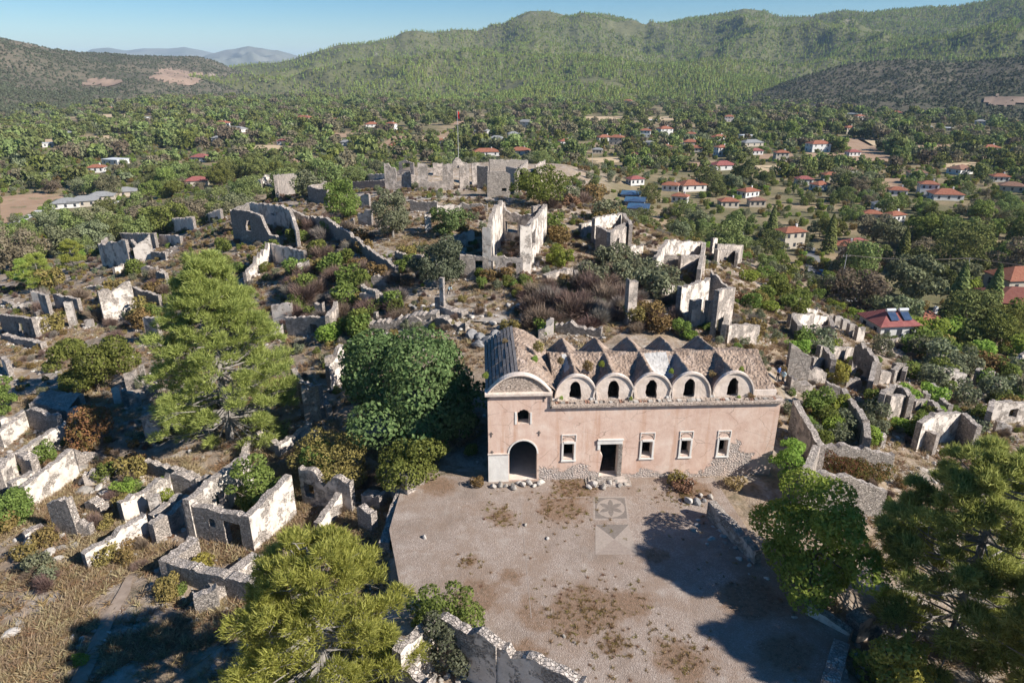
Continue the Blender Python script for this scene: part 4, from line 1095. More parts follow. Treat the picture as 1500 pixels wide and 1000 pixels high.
ruin('C', 'tall broken corner house with two window posts above the church', [
    W(1060, 626, 1190, 584, 4.2, 4.6, m='pl', rough=.08), W(1060, 748, 1210, 752, 800, 830, m='mix', rough=.05), W(1097, 686, 1138, 682, 815, 815, m='pl', rough=.04), W(1170, 690, 1203, 690, 822, 824, m='pl', rough=.04),
    W(1190, 552, 1278, 630, 5.4, 4.4, top=[(1215, 560), (1250, 605)], m='ru', rough=.14), W(1205, 642, 1278, 626, 866, 850, m='mix', rough=.06, op=[(1212, 775, 1240, 856)])])
ruin('C', 'boxy stone outbuilding joined to the corner house', [W(1265, 800, 1406, 800, 888, 890, m='mix', rough=.04), W(1406, 800, 1440, 776, 2.4, 1.2, m='mix'), W(1265, 800, 1275, 776, 2.4, m='ru')], name='ruined_outbuilding')
ruin('C', 'rough dark stone terrace wall directly behind the church roof', [W(478, 798, 690, 815, 1.1, m='ru', rough=.12, t=.9)], name='terrace_wall', cat='wall')
ruin('C', 'white ornamented gatepost stump behind the church roof', [W(402, 830, 470, 782, 870, 862, m='pl', rough=.1), W(436, 782, 470, 776, 862, 862, m='pl', rough=.1)], name='gate_stump')
# the school on the knoll
ruin('S', 'large roofless school ruin of many jagged walls on the knoll', [
    W(124, 100, 310, 155, 300, 298, top=[(140, 98), (160, 128), (185, 125), (197, 135), (198, 225), (240, 225), (241, 160), (305, 152)], m='mix', rough=.05),
    W(368, 92, 618, 100, 300, 290, top=[(400, 92), (430, 110), (432, 228), (540, 232), (541, 115), (585, 96)], m='mix', rough=.05),
    W(220, 90, 328, 95, 5.2, top=[(250, 75), (270, 72)], op=[(245, 95, 305, 150)], m='mix', rough=.06),
    W(470, 95, 545, 96, 5, m='mix', rough=.05), W(620, 92, 735, 100, 284, 282, top=[(640, 62), (660, 60), (690, 84)], op=[(626, 130, 668, 262)], m='mix', rough=.1),
    W(668, 110, 740, 112, 284, 284, m='mix', rough=.06), W(760, 98, 872, 118, 276, 276, top=[(800, 88), (830, 105)], m='mix', rough=.08),
    W(795, 115, 875, 120, 286, 290, m='ru', rough=.06), W(870, 160, 1038, 176, 350, 346, top=[(920, 156), (1000, 160)], op=[(975, 280, 1010, 305)], m='ru', rough=.06),
    W(885, 68, 1165, 72, 5.5, m='ru', rough=.07), W(1005, 118, 1168, 150, 4.6, m='mix', rough=.06), W(1168, 80, 1090, 160, 5.2, m='mix', rough=.07), W(1225, 110, 1295, 72, 4.8, 5.2, m='mix', rough=.12), W(310, 180, 368, 180, 262, 262, m='mix', rough=.05)], name='ruined_school')
ruin('B', 'long low-walled enclosure beside the school ruin', [W(705, 135, 945, 122, 2.2, m='pl', rough=.05), W(765, 165, 945, 158, 205, 205, m='ru', rough=.04), W(705, 138, 765, 165, 2.2, m='pl', rough=.05)], name='ruined_enclosure')
ruin('S', 'whitewashed little doorpost wall on the terrace below the school', [W(416, 470, 462, 466, 600, 590, m='pl', rough=.05)], name='wall_fragment')
ruin('S', 'terrace retaining wall with pale plaster below the school path', [W(300, 372, 500, 380, 2.0, m='ru', rough=.08), W(500, 400, 680, 385, 2.0, m='pl', rough=.08), W(680, 385, 870, 395, 1.6, m='ru', rough=.08), W(630, 625, 775, 600, 1.8, m='pl', rough=.1)], name='terrace_wall', cat='wall')
ruin('S', 'dark retaining wall under the two olive trees on the hill', [W(190, 745, 400, 790, 2.4, m='ru', rough=.1), W(660, 735, 700, 780, 2.0, m='ru')], name='terrace_wall', cat='wall')
ruin('B', 'white-topped tall box ruin at the far left end of the knoll', [W(388, 132, 492, 120, 258, 214, m='mix', rough=.03), W(300, 150, 388, 132, 5.2, top=[(318, 128), (350, 140)], m='pl', rough=.15), W(312, 126, 488, 117, 5.4, m='pl', rough=.05), W(245, 165, 300, 150, 218, 225, m='pl', rough=.2)])
ruin('B', 'small shaded hut with pale sloping wall top near the box ruin', [W(545, 192, 645, 205, 280, 285, m='ru', rough=.04), W(548, 190, 640, 166, 3.2, m='mix')], name='ruined_hut')
ruin('B', 'dark fronted two-storey ruin with ragged window and curved collapse', [
    W(155, 310, 398, 452, 478, 500, top=[(225, 318), (292, 345), (312, 400), (335, 435), (380, 450)], op=[(214, 368, 243, 425)], m='ru', rough=.06),
    W(155, 308, 232, 274, 5, m='ru'), W(230, 272, 440, 308, 4.2, top=[(315, 282), (380, 290)], m='pl', rough=.08), W(440, 310, 476, 420, 4, 3.4, m='pl', rough=.15), W(440, 306, 540, 346, 3.2, m='mix', rough=.06), W(320, 345, 440, 318, 2.6, m='pl', rough=.1)])
ruin('B', 'long curving dark wall that carries the hillside path', [W(545, 345, 640, 362, 3, m='ru', rough=.1), W(640, 362, 722, 412, 3, m='ru', rough=.1), W(722, 412, 862, 520, 3, 2.4, m='ru', rough=.08), W(862, 520, 992, 602, 2.4, 1.8, m='ru', rough=.08)], name='retaining_wall', cat='wall')
ruin('B', 'L-shaped jagged ruin with white inner corner among brown scrub', [W(338, 486, 215, 640, 3.4, 2.2, m='pl', rough=.25), W(338, 488, 516, 530, 3.2, 2.6, m='pl', rough=.06), W(494, 595, 556, 572, 685, 660, m='pl', rough=.08)])
ruin('B', 'low house shell with a dark square window above the vine bushes', [W(432, 872, 652, 870, 972, 965, op=[(556, 912, 592, 962)], m='mix', rough=.05), W(652, 868, 696, 790, 2.8, m='mix', rough=.08), W(572, 800, 612, 798, 2.4, m='mix')])
ruin('B', 'stone box hut with a solid front wall on the middle slope', [W(815, 750, 1008, 745, 835, 828, m='mix', rough=.05), W(815, 702, 893, 742, 2.6, m='mix', rough=.08), W(870, 665, 1000, 655, 1.6, m='mix', rough=.1)], name='ruined_hut')
ruin('B', 'broad dry-stone terrace wall of heaped rubble below the footpath', [W(850, 905, 1210, 855, 1.5, m='ru', rough=.12, t=1.6), W(885, 850, 900, 850, 905, 905, m='mix')], name='terrace_wall', cat='wall')
ruin('B', 'slender gatepost beside the olive tree and the footpath', [W(1232, 668, 1252, 670, 850, 850, m='pl', rough=.03, t=.5), W(1205, 775, 1240, 770, 850, 846, m='mix')], name='gate_pier')
ruin('B', 'crumbled arch fragments by the path near the leafy hill tree', [W(805, 330, 875, 312, 400, 395, m='mix', rough=.2), W(740, 372, 775, 360, 402, 400, m='mix', rough=.1), W(820, 240, 862, 232, 300, 300, m='pl', rough=.1)], name='ruined_arch')
# --- left slope
ruin('A', 'pair of white walled rooms on the left slope below the valley houses', [W(444, 342, 562, 326, 448, 440, m='pl', rough=.08), W(588, 362, 664, 302, 435, 410, m='pl', rough=.08), W(482, 298, 662, 300, 3.6, m='mix', rough=.04), W(444, 340, 482, 298, 3.6, m='mix'), W(562, 326, 590, 362, 3.4, 3.0, m='ru')])
ruin('A', 'stacked terrace ruins stepping down behind the big pine top', [W(800, 178, 935, 184, 232, 236, m='ru', rough=.05), W(715, 240, 838, 228, 300, 290, m='pl', rough=.08), W(888, 218, 942, 196, 258, 240, m='mix', rough=.05), W(870, 136, 1042, 130, 3.2, m='mix', rough=.05), W(690, 306, 780, 310, 352, 350, m='pl', rough=.05), W(655, 378, 716, 380, 416, 415, m='mix', rough=.05)])
ruin('A', 'ragged bright wall with a pointed peak left of the big pine', [W(455, 542, 592, 526, 695, 640, top=[(480, 540), (560, 502), (575, 515)], m='pl', rough=.12), W(592, 528, 695, 565, 635, 640, m='ru', rough=.06)])
ruin('A', 'dark house front with two windows and tall slanting piers', [W(15, 645, 162, 662, 728, 765, op=[(80, 690, 106, 738), (130, 695, 156, 740)], m='ru', rough=.04), W(162, 662, 222, 656, 760, 720, m='pl', rough=.05), W(195, 556, 226, 562, 685, 690, m='mix', rough=.05), W(300, 592, 332, 590, 705, 700, m='pl', rough=.05), W(155, 545, 192, 552, 640, 640, m='pl', rough=.1), W(226, 562, 330, 582, 2.6, m='mix', rough=.04)])
ruin('A', 'two leaning stone slabs beside the round green tree', [W(640, 657, 692, 660, 772, 775, m='mix', rough=.08), W(700, 452, 720, 470, 520, 520, m='mix')], name='wall_fragment')
ruin('A', 'low foreground terrace ledge in the shadowed hollow at left', [W(0, 735, 172, 772, 1.2, m='mix', rough=.04, t=.9), W(0, 830, 24, 860, 2, m='pl')], name='terrace_wall', cat='wall')
# --- right slope
ruin('Q', 'roofless room with a grey shrub inside on the right slope', [W(0, 250, 225, 258, 2.6, m='pl', rough=.05), W(30, 320, 235, 325, 365, 368, m='mix', rough=.04), W(0, 255, 35, 320, 2.6, m='ru'), W(225, 258, 238, 322, 2.4, m='mix'), W(12, 140, 42, 150, 240, 240, m='mix', t=.5), W(70, 215, 155, 212, 250, 250, m='pl', rough=.15)])
ruin('Q', 'row of four parallel white stub walls stepping downhill', [W(258, 262, 302, 268, 320, 335, m='pl', t=.8), W(303, 285, 343, 290, 350, 362, m='pl', t=.8), W(343, 312, 386, 318, 385, 392, m='pl', t=.8), W(392, 325, 435, 330, 415, 420, m='pl', t=.8)], name='stub_walls')
ruin('Q', 'dark walled house with open doorway beside the yellow bush', [W(0, 430, 122, 515, 4.0, 3.4, m='ru', rough=.05), W(122, 515, 242, 525, 605, 612, op=[(148, 545, 205, 606)], m='pl', rough=.04), W(180, 445, 380, 455, 2.2, m='mix', rough=.05), W(242, 525, 190, 450, 3, m='ru')])
ruin('Q', 'curving brown ruin with a sunlit edge, right slope', [W(385, 440, 525, 545, 3.4, 3.2, top=[(420, 430), (480, 495)], m='ru', rough=.12), W(525, 545, 500, 660, 3.2, 2.6, m='pl', rough=.06), W(355, 530, 385, 560, 620, 630, m='mix')])
ruin('Q', 'small square stone hut with flat top among vines', [W(530, 595, 632, 592, 672, 668, m='mix', rough=.04), W(632, 592, 660, 570, 2.2, m='ru')], name='ruined_hut')
ruin('Q', 'tiny shaded stone cabin between vines and brown bush', [W(618, 548, 718, 552, 640, 632, m='ru', rough=.03), W(718, 552, 700, 600, 2, m='mix')], name='ruined_cabin')
ruin('Q', 'solid square tower stump overgrown with creeper', [W(570, 742, 722, 742, 925, 880, m='mix', rough=.04), W(640, 682, 722, 742, 3.6, m='ru', rough=.08), W(570, 742, 640, 684, 3.6, m='ru')], name='tower_stump')
ruin('Q', 'grey box house ruin below the red roofed houses', [W(830, 490, 965, 492, 560, 562, m='mix', rough=.03), W(545, 410, 700, 392, 470, 420, m='mix', rough=.04), W(825, 462, 900, 458, 488, 488, m='pl', rough=.04)])
ruin('Q', 'upright white walled hut with dark windows', [W(940, 600, 1042, 612, 712, 726, op=[(962, 640, 990, 672)], m='pl', rough=.05), W(912, 588, 942, 602, 700, 712, m='ru'), W(915, 586, 1025, 588, 2.8, m='pl', rough=.04), W(845, 668, 905, 705, 2.2, m='ru'), W(905, 705, 960, 720, 800, 790, m='mix', rough=.1)])
ruin('Q', 'grey stone cube hut at the right slope', [W(1148, 598, 1222, 596, 690, 680, m='ru', rough=.05), W(1148, 598, 1170, 580, 2.4, m='mix')], name='ruined_hut')
ruin('Q', 'gabled house ruin with a sunlit cream inner wall', [W(880, 858, 1035, 852, 4.0, m='pl', rough=.04), W(800, 918, 880, 858, 3.4, 4.0, m='pl', rough=.04), W(1035, 852, 1130, 935, 4.0, 3.6, m='ru', rough=.06), W(1005, 945, 1050, 950, 1010, 1015, m='pl'), W(790, 925, 885, 985, 2.6, m='mix', rough=.04)])
ruin('Q', 'long plastered house wall with wall pockets at the right edge', [W(1205, 775, 1440, 785, 905, 930, m='pl', rough=.05, op=[(1320, 830, 1370, 880)]), W(1205, 775, 1190, 840, 3.2, m='mix'), W(1235, 905, 1330, 935, 980, 1000, m='pl')])
ruin('Q', 'pale gable fragment beside deep shade at the right edge', [W(1335, 545, 1440, 450, 590, 590, top=[(1375, 455)], m='pl', rough=.05), W(1280, 612, 1440, 608, 1.2, m='mix')])
ruin('Q', 'long grey dividing wall climbing past the leafy creeper', [W(298, 700, 432, 890, 2.8, m='mix', rough=.05), W(432, 890, 445, 1000, 2.6, m='mix', rough=.05)], name='dividing_wall', cat='wall')
ruin('Q', 'rubble topped low wall beside the church corner', [W(80, 590, 215, 610, 1.6, m='mix', rough=.15, t=1.0), W(0, 640, 130, 690, 1.4, m='mix', rough=.15, t=1.2)], name='rubble_wall', cat='wall')
ruin('Q', 'fallen stones and short wall stubs on the lower right slope', [W(495, 955, 555, 1000, 1.4, m='mix'), W(790, 715, 820, 740, 1.6, m='mix', rough=.15)], name='wall_fragment', cat='wall')

# --- further walls in between
ruin('M', 'low garden walls curving behind the dark two-window house', [W(10, 292, 100, 330, 1.0, m='mix', rough=.06), W(90, 340, 300, 300, 1.3, m='pl', rough=.06), W(262, 392, 352, 360, 1.2, m='ru', rough=.08), W(300, 420, 370, 415, 560, 540, m='pl', rough=.05)], name='garden_wall', cat='wall')
ruin('M', 'standing grey slab and stub beside the round green tree, left of the pine', [W(1078, 425, 1150, 432, 600, 590, m='mix', rough=.05), W(1158, 95, 1222, 105, 195, 195, m='ru', rough=.1), W(625, 445, 680, 440, 500, 498, m='pl', rough=.08)], name='wall_stub', cat='wall')
ruin('M', 'short broken wall with rubble between the white rooms and the peaked wall', [W(605, 205, 770, 190, .9, m='mix', rough=.12, t=1.0), W(840, 60, 905, 30, 1.6, m='pl', rough=.1), W(1030, 60, 1140, 50, 1.6, m='mix', rough=.08)], name='rubble_wall', cat='wall')
ruin('N', 'long roofless shed wall with a square window left of the dark fronted ruin', [W(0, 232, 268, 226, 300, 285, op=[(28, 245, 62, 290)], m='mix', rough=.04), W(8, 372, 122, 332, 445, 420, m='pl', rough=.06), W(0, 330, 60, 300, 2.0, m='ru')])
ruin('N', 'broken stair-like stone footing below the curving path wall', [W(1030, 420, 1085, 415, 460, 460, m='mix', rough=.1), W(1225, 830, 1390, 815, 1.2, m='mix', rough=.12, t=1.0), W(1080, 760, 1240, 800, 1.1, m='ru', rough=.15, t=1.0)], name='stone_footing', cat='wall')
ruin('L', 'heaped dry-stone terrace edges above the dark round tree', [W(210, 130, 380, 110, 1.3, m='ru', rough=.2, t=1.4), W(380, 110, 540, 90, 1.3, m='mix', rough=.2, t=1.4), W(560, 100, 720, 115, 1.2, m='ru', rough=.2, t=1.3), W(575, 20, 700, 60, 1.1, m='mix', rough=.15, t=1.2)], name='dry_stone_terrace', cat='wall')
ruin('E', 'collapsed room corner with rubble beside the bright retaining wall', [W(430, 560, 560, 530, 1.3, m='mix', rough=.2, t=.9), W(440, 700, 520, 720, 1.0, m='mix', rough=.2, t=.9), W(130, 870, 230, 820, 1.0, m='pl', rough=.1)], name='ruined_corner')
ruin('G', 'white room end standing between the two-room house and the yard wall', [W(940, 610, 1010, 640, 2.0, m='mix', rough=.1), W(690, 20, 775, 35, 190, 185, m='mix', rough=.06), W(760, 60, 790, 110, 2, m='ru')], name='ruined_corner')
ruin('Q', 'square plaster box ruin between the vines and the gabled ruin', [W(745, 780, 830, 770, 850, 840, m='mix', rough=.08), W(830, 770, 900, 830, 2.0, m='ru', rough=.08), W(900, 760, 960, 800, 2.0, m='ru', rough=.08)], name='ruined_hut')
ruin('Q', 'grey terrace walls stepping between shrubs below the white hut', [W(1050, 720, 1190, 740, 1.2, m='mix', rough=.1), W(1040, 640, 1100, 655, 1.4, m='mix', rough=.1), W(1240, 700, 1400, 690, 1.2, m='mix', rough=.08)], name='terrace_wall', cat='wall')
ruin('Q', 'narrow stone walls beside the creeper under the yellow bush', [W(215, 665, 300, 700, 1.8, m='ru', rough=.08), W(340, 640, 430, 660, 1.4, m='mix', rough=.12), W(440, 560, 500, 590, 1.8, m='mix', rough=.08)], name='dividing_wall', cat='wall')
ruin('C', 'low rubble walls on the slope between the two-storey shell and square shell', [W(440, 575, 560, 545, 1.0, m='mix', rough=.12, t=.9), W(820, 440, 880, 430, 490, 480, m='pl', rough=.1), W(560, 560, 600, 600, .9, m='mix', rough=.12)], name='rubble_wall', cat='wall')
# ---------------------------------------------------------------- single trees that stand out
def spot(px, py): 
    g = G(px, py); return (g.x, g.y, g.z - .1)
def tree_at(px, py_base, key, name, label, w, h, z0, leaf, nl=14, nleaf=9000, ls=.32, bark='bark', seed=1, cat='tree', flat=.75, **kw):
    plant_tree(name, tree_meshes(key, w, h, z0, nl, nleaf, ls, leaf, bark, seed, flat, **kw), spot(px, py_base), label, cat)
m_ = pine_meshes('pine_a', 16, 20, .6, 270, 12000, 12, 'pine_needles', 21, .42, .55, (.05, .095))
plant_tree('pine_tree', m_, spot(338, 640), 'big spreading pine among the left-hand ruins, crown higher than any wall')
m_ = pine_meshes('pine_b', 11, 13.3, 1.2, 190, 8800, 12, 'pine_needles_bright', 22, .33, .3, (.05, .095))
plant_tree('pine_tree', m_, (-10.4, 28.2, float(ground(-10.4, 28.2)) - .1), 'bright yellow-green pine below the yard wall, beside the dark roofless house')
m_ = pine_meshes('pine_c', 12.6, 15.6, 1.2, 180, 11500, 12, 'pine_needles', 23, .38, .35, (.05, .095))
plant_tree('pine_tree', m_, (28.3, 33.6, float(ground(28.3, 33.6)) - .1), 'large pine on the right of the yard with long sweeping boughs')
m_ = pine_meshes('pine_e', 12, 15.5, 1.5, 110, 7500, 12, 'pine_needles', 29, .40, .4, (.08, .13))
plant_tree('pine_tree', m_, (30.5, 26, float(ground(30.5, 26)) - .1), 'second pine close behind the large right-hand pine, shading the lower yard')
m_ = pine_meshes('pine_d', 6.5, 8, .8, 36, 1500, 12, 'pine_needles_bright', 24, .4, .5, (.11, .18))
plant_tree('pine_tree', m_, spot(62, 425), 'young light green pine on the left slope edge', group='young pines on the left slope')
plant_tree('pine_tree', m_, spot(110, 398), 'young light green pine on the left slope edge', group='young pines on the left slope', rz=2, s=.95)
plant_tree('pine_tree', m_, spot(40, 420), 'young light green pine on the left slope edge', group='young pines on the left slope', rz=4, s=.8)

tree_at(602, 628, 'dark_a', 'round_tree', 'large dark green broadleaf tree left of the church', 16.5, 9.4, 1.0, 'dark_leaf', 12, 18000, .40, seed=4, small=.38)
tree_at(668, 640, 'dark_b', 'round_tree', 'shadowed dark tree between the large dark tree and the church wall', 6.0, 7, .6, 'dark_leaf', 12, 5000, .34, seed=5)
tree_at(602, 708, 'fig_a', 'fig_tree', 'small fig tree with yellowish tips at the yard corner', 6.4, 3.9, .3, 'mid_leaf', 9, 4600, .30, seed=6, small=.4)
tree_at(145, 572, 'oak_a', 'round_tree', 'round mid green tree above the flat roofed block', 9.4, 7.6, .4, 'mid_leaf', 8, 9500, .36, seed=7, small=.42)
tree_at(388, 752, 'fig_b', 'fig_tree', 'leafy tree filling the room of the two-room house', 5.2, 5.8, .2, 'mid_leaf', 14, 5000, .28, seed=8)
tree_at(492, 706, 'brown_a', 'brushy_tree', 'brownish green brushy tree behind the two-room house', 7.0, 5.0, .2, 'ochre_leaf', 16, 6500, .22, seed=9)
tree_at(470, 705, 'brown_b', 'brushy_tree', 'olive green brushy tree close behind the broken back wall', 4.6, 4.2, .2, 'mid_leaf', 10, 3000, .24, seed=10)
tree_at(1183, 868, 'light_a', 'round_tree', 'glossy light green tree in front of the right-hand pine', 9.0, 8.2, .3, 'light_leaf', 9, 15000, .27, seed=11, small=.42)
tree_at(1150, 702, 'small_a', 'small_tree', 'thin yellow-green tree at the right end of the church front', 3.6, 3.8, .6, 'light_leaf', 9, 2200, .24, seed=12)
tree_at(1300, 1015, 'light_b', 'round_tree', 'yellow-green tree at the foot of the right boundary wall', 4.6, 4.6, .2, 'yellow_leaf', 12, 4500, .24, seed=13)
tree_at(652, 922, 'bush_a', 'round_bush', 'dense green bush inside the yard above the dark roofless house', 4.4, 3.4, .05, 'mid_leaf', 12, 5500, .20, seed=14, cat='bush')
tree_at(655, 985, 'olive_a', 'olive_bush', 'grey-green olive bush growing inside the dark roofless house', 3.2, 4.4, .1, 'dark_olive_leaf', 9, 3000, .20, 'grey_bark', seed=15, cat='bush')
tree_at(641, 420, 'olive_b', 'olive_tree', 'dark grey-green olive tree beside the two-storey house shell', 8.2, 7.4, .9, 'dark_olive_leaf', 16, 6000, .34, 'grey_bark', seed=16)
tree_at(576, 348, 'olive_c', 'olive_tree', 'pale silvery olive tree on the hillside path', 7.6, 8.6, .6, 'olive_leaf', 14, 5200, .36, 'grey_bark', seed=17)
tree_at(504, 322, 'hill_a', 'round_tree', 'yellowish green tree by the crumbled arch fragments', 7.8, 8.4, .6, 'mid_leaf', 14, 4600, .40, seed=18)
tree_at(658, 342, 'hill_b', 'round_bush', 'dense dark bush below the school terrace', 7.0, 4.8, .1, 'dark_leaf', 12, 3600, .36, seed=19, cat='bush')
tree_at(790, 305, 'hill_c', 'round_tree', 'open crowned tree beside the school ruin', 10, 8.6, 1.2, 'mid_leaf', 18, 5200, .42, seed=20)
tree_at(820, 392, 'hill_d', 'small_tree', 'small bright green tree right of the two-storey house shell', 4.2, 4.0, .5, 'light_leaf', 9, 1800, .32, seed=21)
tree_at(140, 652, 'autumn_a', 'small_tree', 'orange and red tinted tree beside the flat roofed block', 6.0, 4.6, .3, 'autumn_leaf', 13, 4200, .28, seed=22)
tree_at(18, 765, 'left_a', 'round_bush', 'green bush on the slope below the small doorway house', 4.6, 3.4, .1, 'mid_leaf', 10, 3500, .24, seed=23, cat='bush')
tree_at(0, 605, 'left_b', 'round_tree', 'green tree cut by the frame beside the open-roomed row house', 5, 5, .2, 'mid_leaf', 10, 3500, .28, seed=24)
tree_at(1225, 562, 'yel_a', 'yellow_bush', 'vivid yellow bush by the dark walled doorway house', 3.6, 3.4, .1, 'yellow_leaf', 9, 2200, .28, seed=25, cat='bush')
tree_at(300, 832, 'yel_b', 'yellow_bush', 'low yellow bush inside the forecourt walls', 2.0, 1.3, .02, 'yellow_leaf', 8, 1600, .16, seed=26, cat='bush')
m = shrub_mesh('oleander_leaves', 6.5, 2.2, 16, 4500, .22, 'oleander_leaf', 27)
for i, px in enumerate((1222, 1252, 1275)):
    o = bpy.data.objects.new('oleander_hedge', m); COL.objects.link(o); o.location = spot(px, 690 + i * 5); o.rotation_euler.z = i * 2.1; o.scale = (.62, .62, .8)
    props(o, 'reddish flowering oleander bush behind the enclosure wall', 'bush', 'oleanders behind the enclosure wall')

# ---------------------------------------------------------------- shrubs: one mesh of each kind, copied
SH = {}
def kindmesh(k, *vs): SH[k] = list(vs)
kindmesh('dry', *[shrub_mesh('dry_shrub_%d' % i, 3.2, 2.2, 7, 1500, .022, 'dry_twig', 40 + i, True) for i in range(3)])
kindmesh('grey', *[shrub_mesh('grey_shrub_%d' % i, 3.0, 2.2, 7, 1300, .022, 'grey_twig', 45 + i, True) for i in range(2)])
kindmesh('ochre', *[shrub_mesh('ochre_shrub_%d' % i, 2.6, 1.9, 8, 900, .22, 'ochre_leaf', 50 + i) for i in range(2)])
kindmesh('rust', *[shrub_mesh('rust_shrub_%d' % i, 2.2, 1.3, 8, 700, .2, 'rust_leaf', 54 + i) for i in range(2)])
kindmesh('green', *[shrub_mesh('green_shrub_%d' % i, 2.8, 2.3, 9, 1000, .26, 'mid_leaf', 58 + i) for i in range(3)])
kindmesh('light', *[shrub_mesh('light_shrub_%d' % i, 2.4, 1.7, 8, 900, .24, 'light_leaf', 62 + i) for i in range(2)])
kindmesh('olive', *[shrub_mesh('olive_shrub_%d' % i, 3.0, 2.8, 9, 1000, .26, 'olive_leaf', 66 + i) for i in range(2)])
LAB = {'dry': ('dry_shrub', 'leafless mauve-brown shrub of fine twigs on the ruin slopes'), 'grey': ('twiggy_shrub', 'bare grey twiggy shrub on the ruin slopes'), 'ochre': ('ochre_shrub', 'ochre brown leafy shrub on the ruin slopes'),
       'rust': ('rust_shrub', 'low rust orange shrub on the ruin slopes'), 'green': ('green_shrub', 'mid green leafy shrub on the ruin slopes'), 'light': ('vine_shrub', 'fresh light green creeper shrub on the ruin slopes'), 'olive': ('olive_shrub', 'silvery olive coloured shrub on the ruin slopes')}
sq = np.random.default_rng(31)
def shrub(kind, px, py, wpx, place='among the walls and rubble'):
    me = SH[kind][int(sq.integers(0, len(SH[kind])))]; g = G(px, py); s = wpx / ppm(g) / max(me_w[me.name], .1)
    nm, lb = LAB[kind]; o = bpy.data.objects.new(nm, me); COL.objects.link(o)
    o.location = (g.x, g.y, g.z - .05); o.rotation_euler.z = sq.uniform(0, 6.28); o.scale = (s, s * sq.uniform(.85, 1.15), s * sq.uniform(.75, 1.05))
    lb = lb.replace('on the ruin slopes', place); props(o, lb, 'shrub', nm.replace('_', ' ') + 's ' + place)
me_w = {}
for k in SH:
    for me in SH[k]:
        c = np.empty(len(me.vertices) * 3, np.float32); me.vertices.foreach_get('co', c); c = c.reshape(-1, 3); me_w[me.name] = float(c[:, 0].max() - c[:, 0].min())
def thicket(kinds, x0, y0, x1, y1, n, w0, w1, place='on the ruin slopes'):
    for _ in range(n): shrub(kinds[int(sq.integers(0, len(kinds)))], sq.uniform(x0, x1), sq.uniform(y0, y1), sq.uniform(w0, w1), place)
thicket(['dry', 'dry', 'dry', 'grey'], 765, 422, 925, 484, 46, 34, 62, 'behind the church roof')
thicket(['dry', 'grey', 'olive', 'dry'], 840, 385, 985, 440, 26, 30, 48, 'between the square house shell and the lone pier')
thicket(['dry', 'dry', 'ochre'], 925, 445, 990, 490, 9, 28, 44, 'around the short pale wall fragment')
thicket(['rust', 'ochre', 'green'], 700, 405, 780, 425, 9, 18, 30, 'in front of the two-storey house shell')
thicket(['ochre', 'green', 'dry', 'dry', 'grey'], 430, 325, 530, 410, 26, 22, 40, 'between the dark fronted ruin and the path wall')
thicket(['ochre', 'dry', 'green', 'grey', 'dry', 'dry'], 420, 395, 600, 475, 44, 26, 50, 'around the L-shaped jagged ruin')
thicket(['ochre', 'rust', 'green'], 530, 370, 620, 420, 9, 18, 34, 'below the curving path wall')
thicket(['ochre', 'rust', 'dry', 'green', 'olive'], 800, 285, 900, 360, 18, 24, 42, 'beside the open crowned school tree')
thicket(['dry', 'ochre', 'rust', 'grey'], 1075, 420, 1120, 500, 10, 20, 36, 'beside the boxy outbuilding')
thicket(['green', 'light', 'green'], 1085, 400, 1180, 460, 14, 26, 42, 'on the slope above the village road')
thicket(['green', 'olive', 'light'], 1160, 505, 1225, 530, 8, 26, 40, 'inside and around the room with the stub walls')
thicket(['green', 'green', 'olive', 'light'], 1180, 590, 1290, 660, 16, 30, 52, 'between the church side wall and the tower stump')
thicket(['light', 'green'], 1310, 575, 1370, 640, 8, 28, 46, 'beside the tower stump')
thicket(['ochre', 'olive', 'green'], 1290, 500, 1400, 575, 12, 30, 50, 'below the red roofed houses')
thicket(['green', 'ochre', 'olive', 'green'], 1380, 540, 1500, 640, 16, 28, 48, 'around the gabled and plastered ruins at right')
thicket(['green', 'light'], 1320, 470, 1500, 530, 14, 36, 60, 'below the grey stone cube hut')
thicket(['dry', 'ochre', 'green'], 170, 400, 330, 470, 12, 22, 40, 'between the white walled rooms and the big pine')
thicket(['dry', 'grey', 'ochre'], 60, 420, 240, 500, 14, 24, 42, 'around the dark house with two windows')
thicket(['green', 'light', 'green'], 480, 480, 540, 500, 7, 26, 42, 'by the bright jagged corner beside the dark round tree')
thicket(['ochre', 'green', 'dry'], 320, 345, 420, 400, 8, 22, 38, 'in front of the dark fronted ruin')
thicket(['dry', 'ochre', 'green'], 120, 670, 200, 780, 9, 24, 46, 'beside the bright plaster retaining wall')
thicket(['ochre', 'dry', 'olive'], 0, 780, 80, 880, 8, 26, 50, 'on the dry slope below the doorway house')
thicket(['dry', 'ochre', 'rust'], 150, 800, 260, 880, 7, 24, 44, 'at the end of the long pale wall')
thicket(['light', 'green'], 175, 690, 270, 740, 7, 22, 36, 'inside the room with curved plaster walls')
thicket(['green', 'dry'], 500, 700, 560, 760, 5, 24, 40, 'under the white wall of the two-room house')
thicket(['ochre', 'rust'], 720, 478, 800, 500, 4, 14, 24, 'on the outcrop behind the slab-roofed porch')
thicket(['green', 'light'], 790, 478, 800, 492, 2, 22, 32, 'beside the ornamented gatepost stump')
for k, x, y, w in (('green', 1000, 492, 36), ('light', 1012, 496, 24), ('green', 805, 480, 28), ('rust', 700, 312, 18), ('olive', 455, 288, 50), ('rust', 1000, 716, 34), ('rust', 1075, 712, 30), ('ochre', 990, 708, 26), ('green', 265, 868, 24), ('light', 120, 970, 26), ('olive', 60, 835, 40), ('green', 70, 675, 34), ('green', 35, 690, 30), ('ochre', 700, 712, 20), ('green', 690, 665, 26)):
    shrub(k, x, y, w)
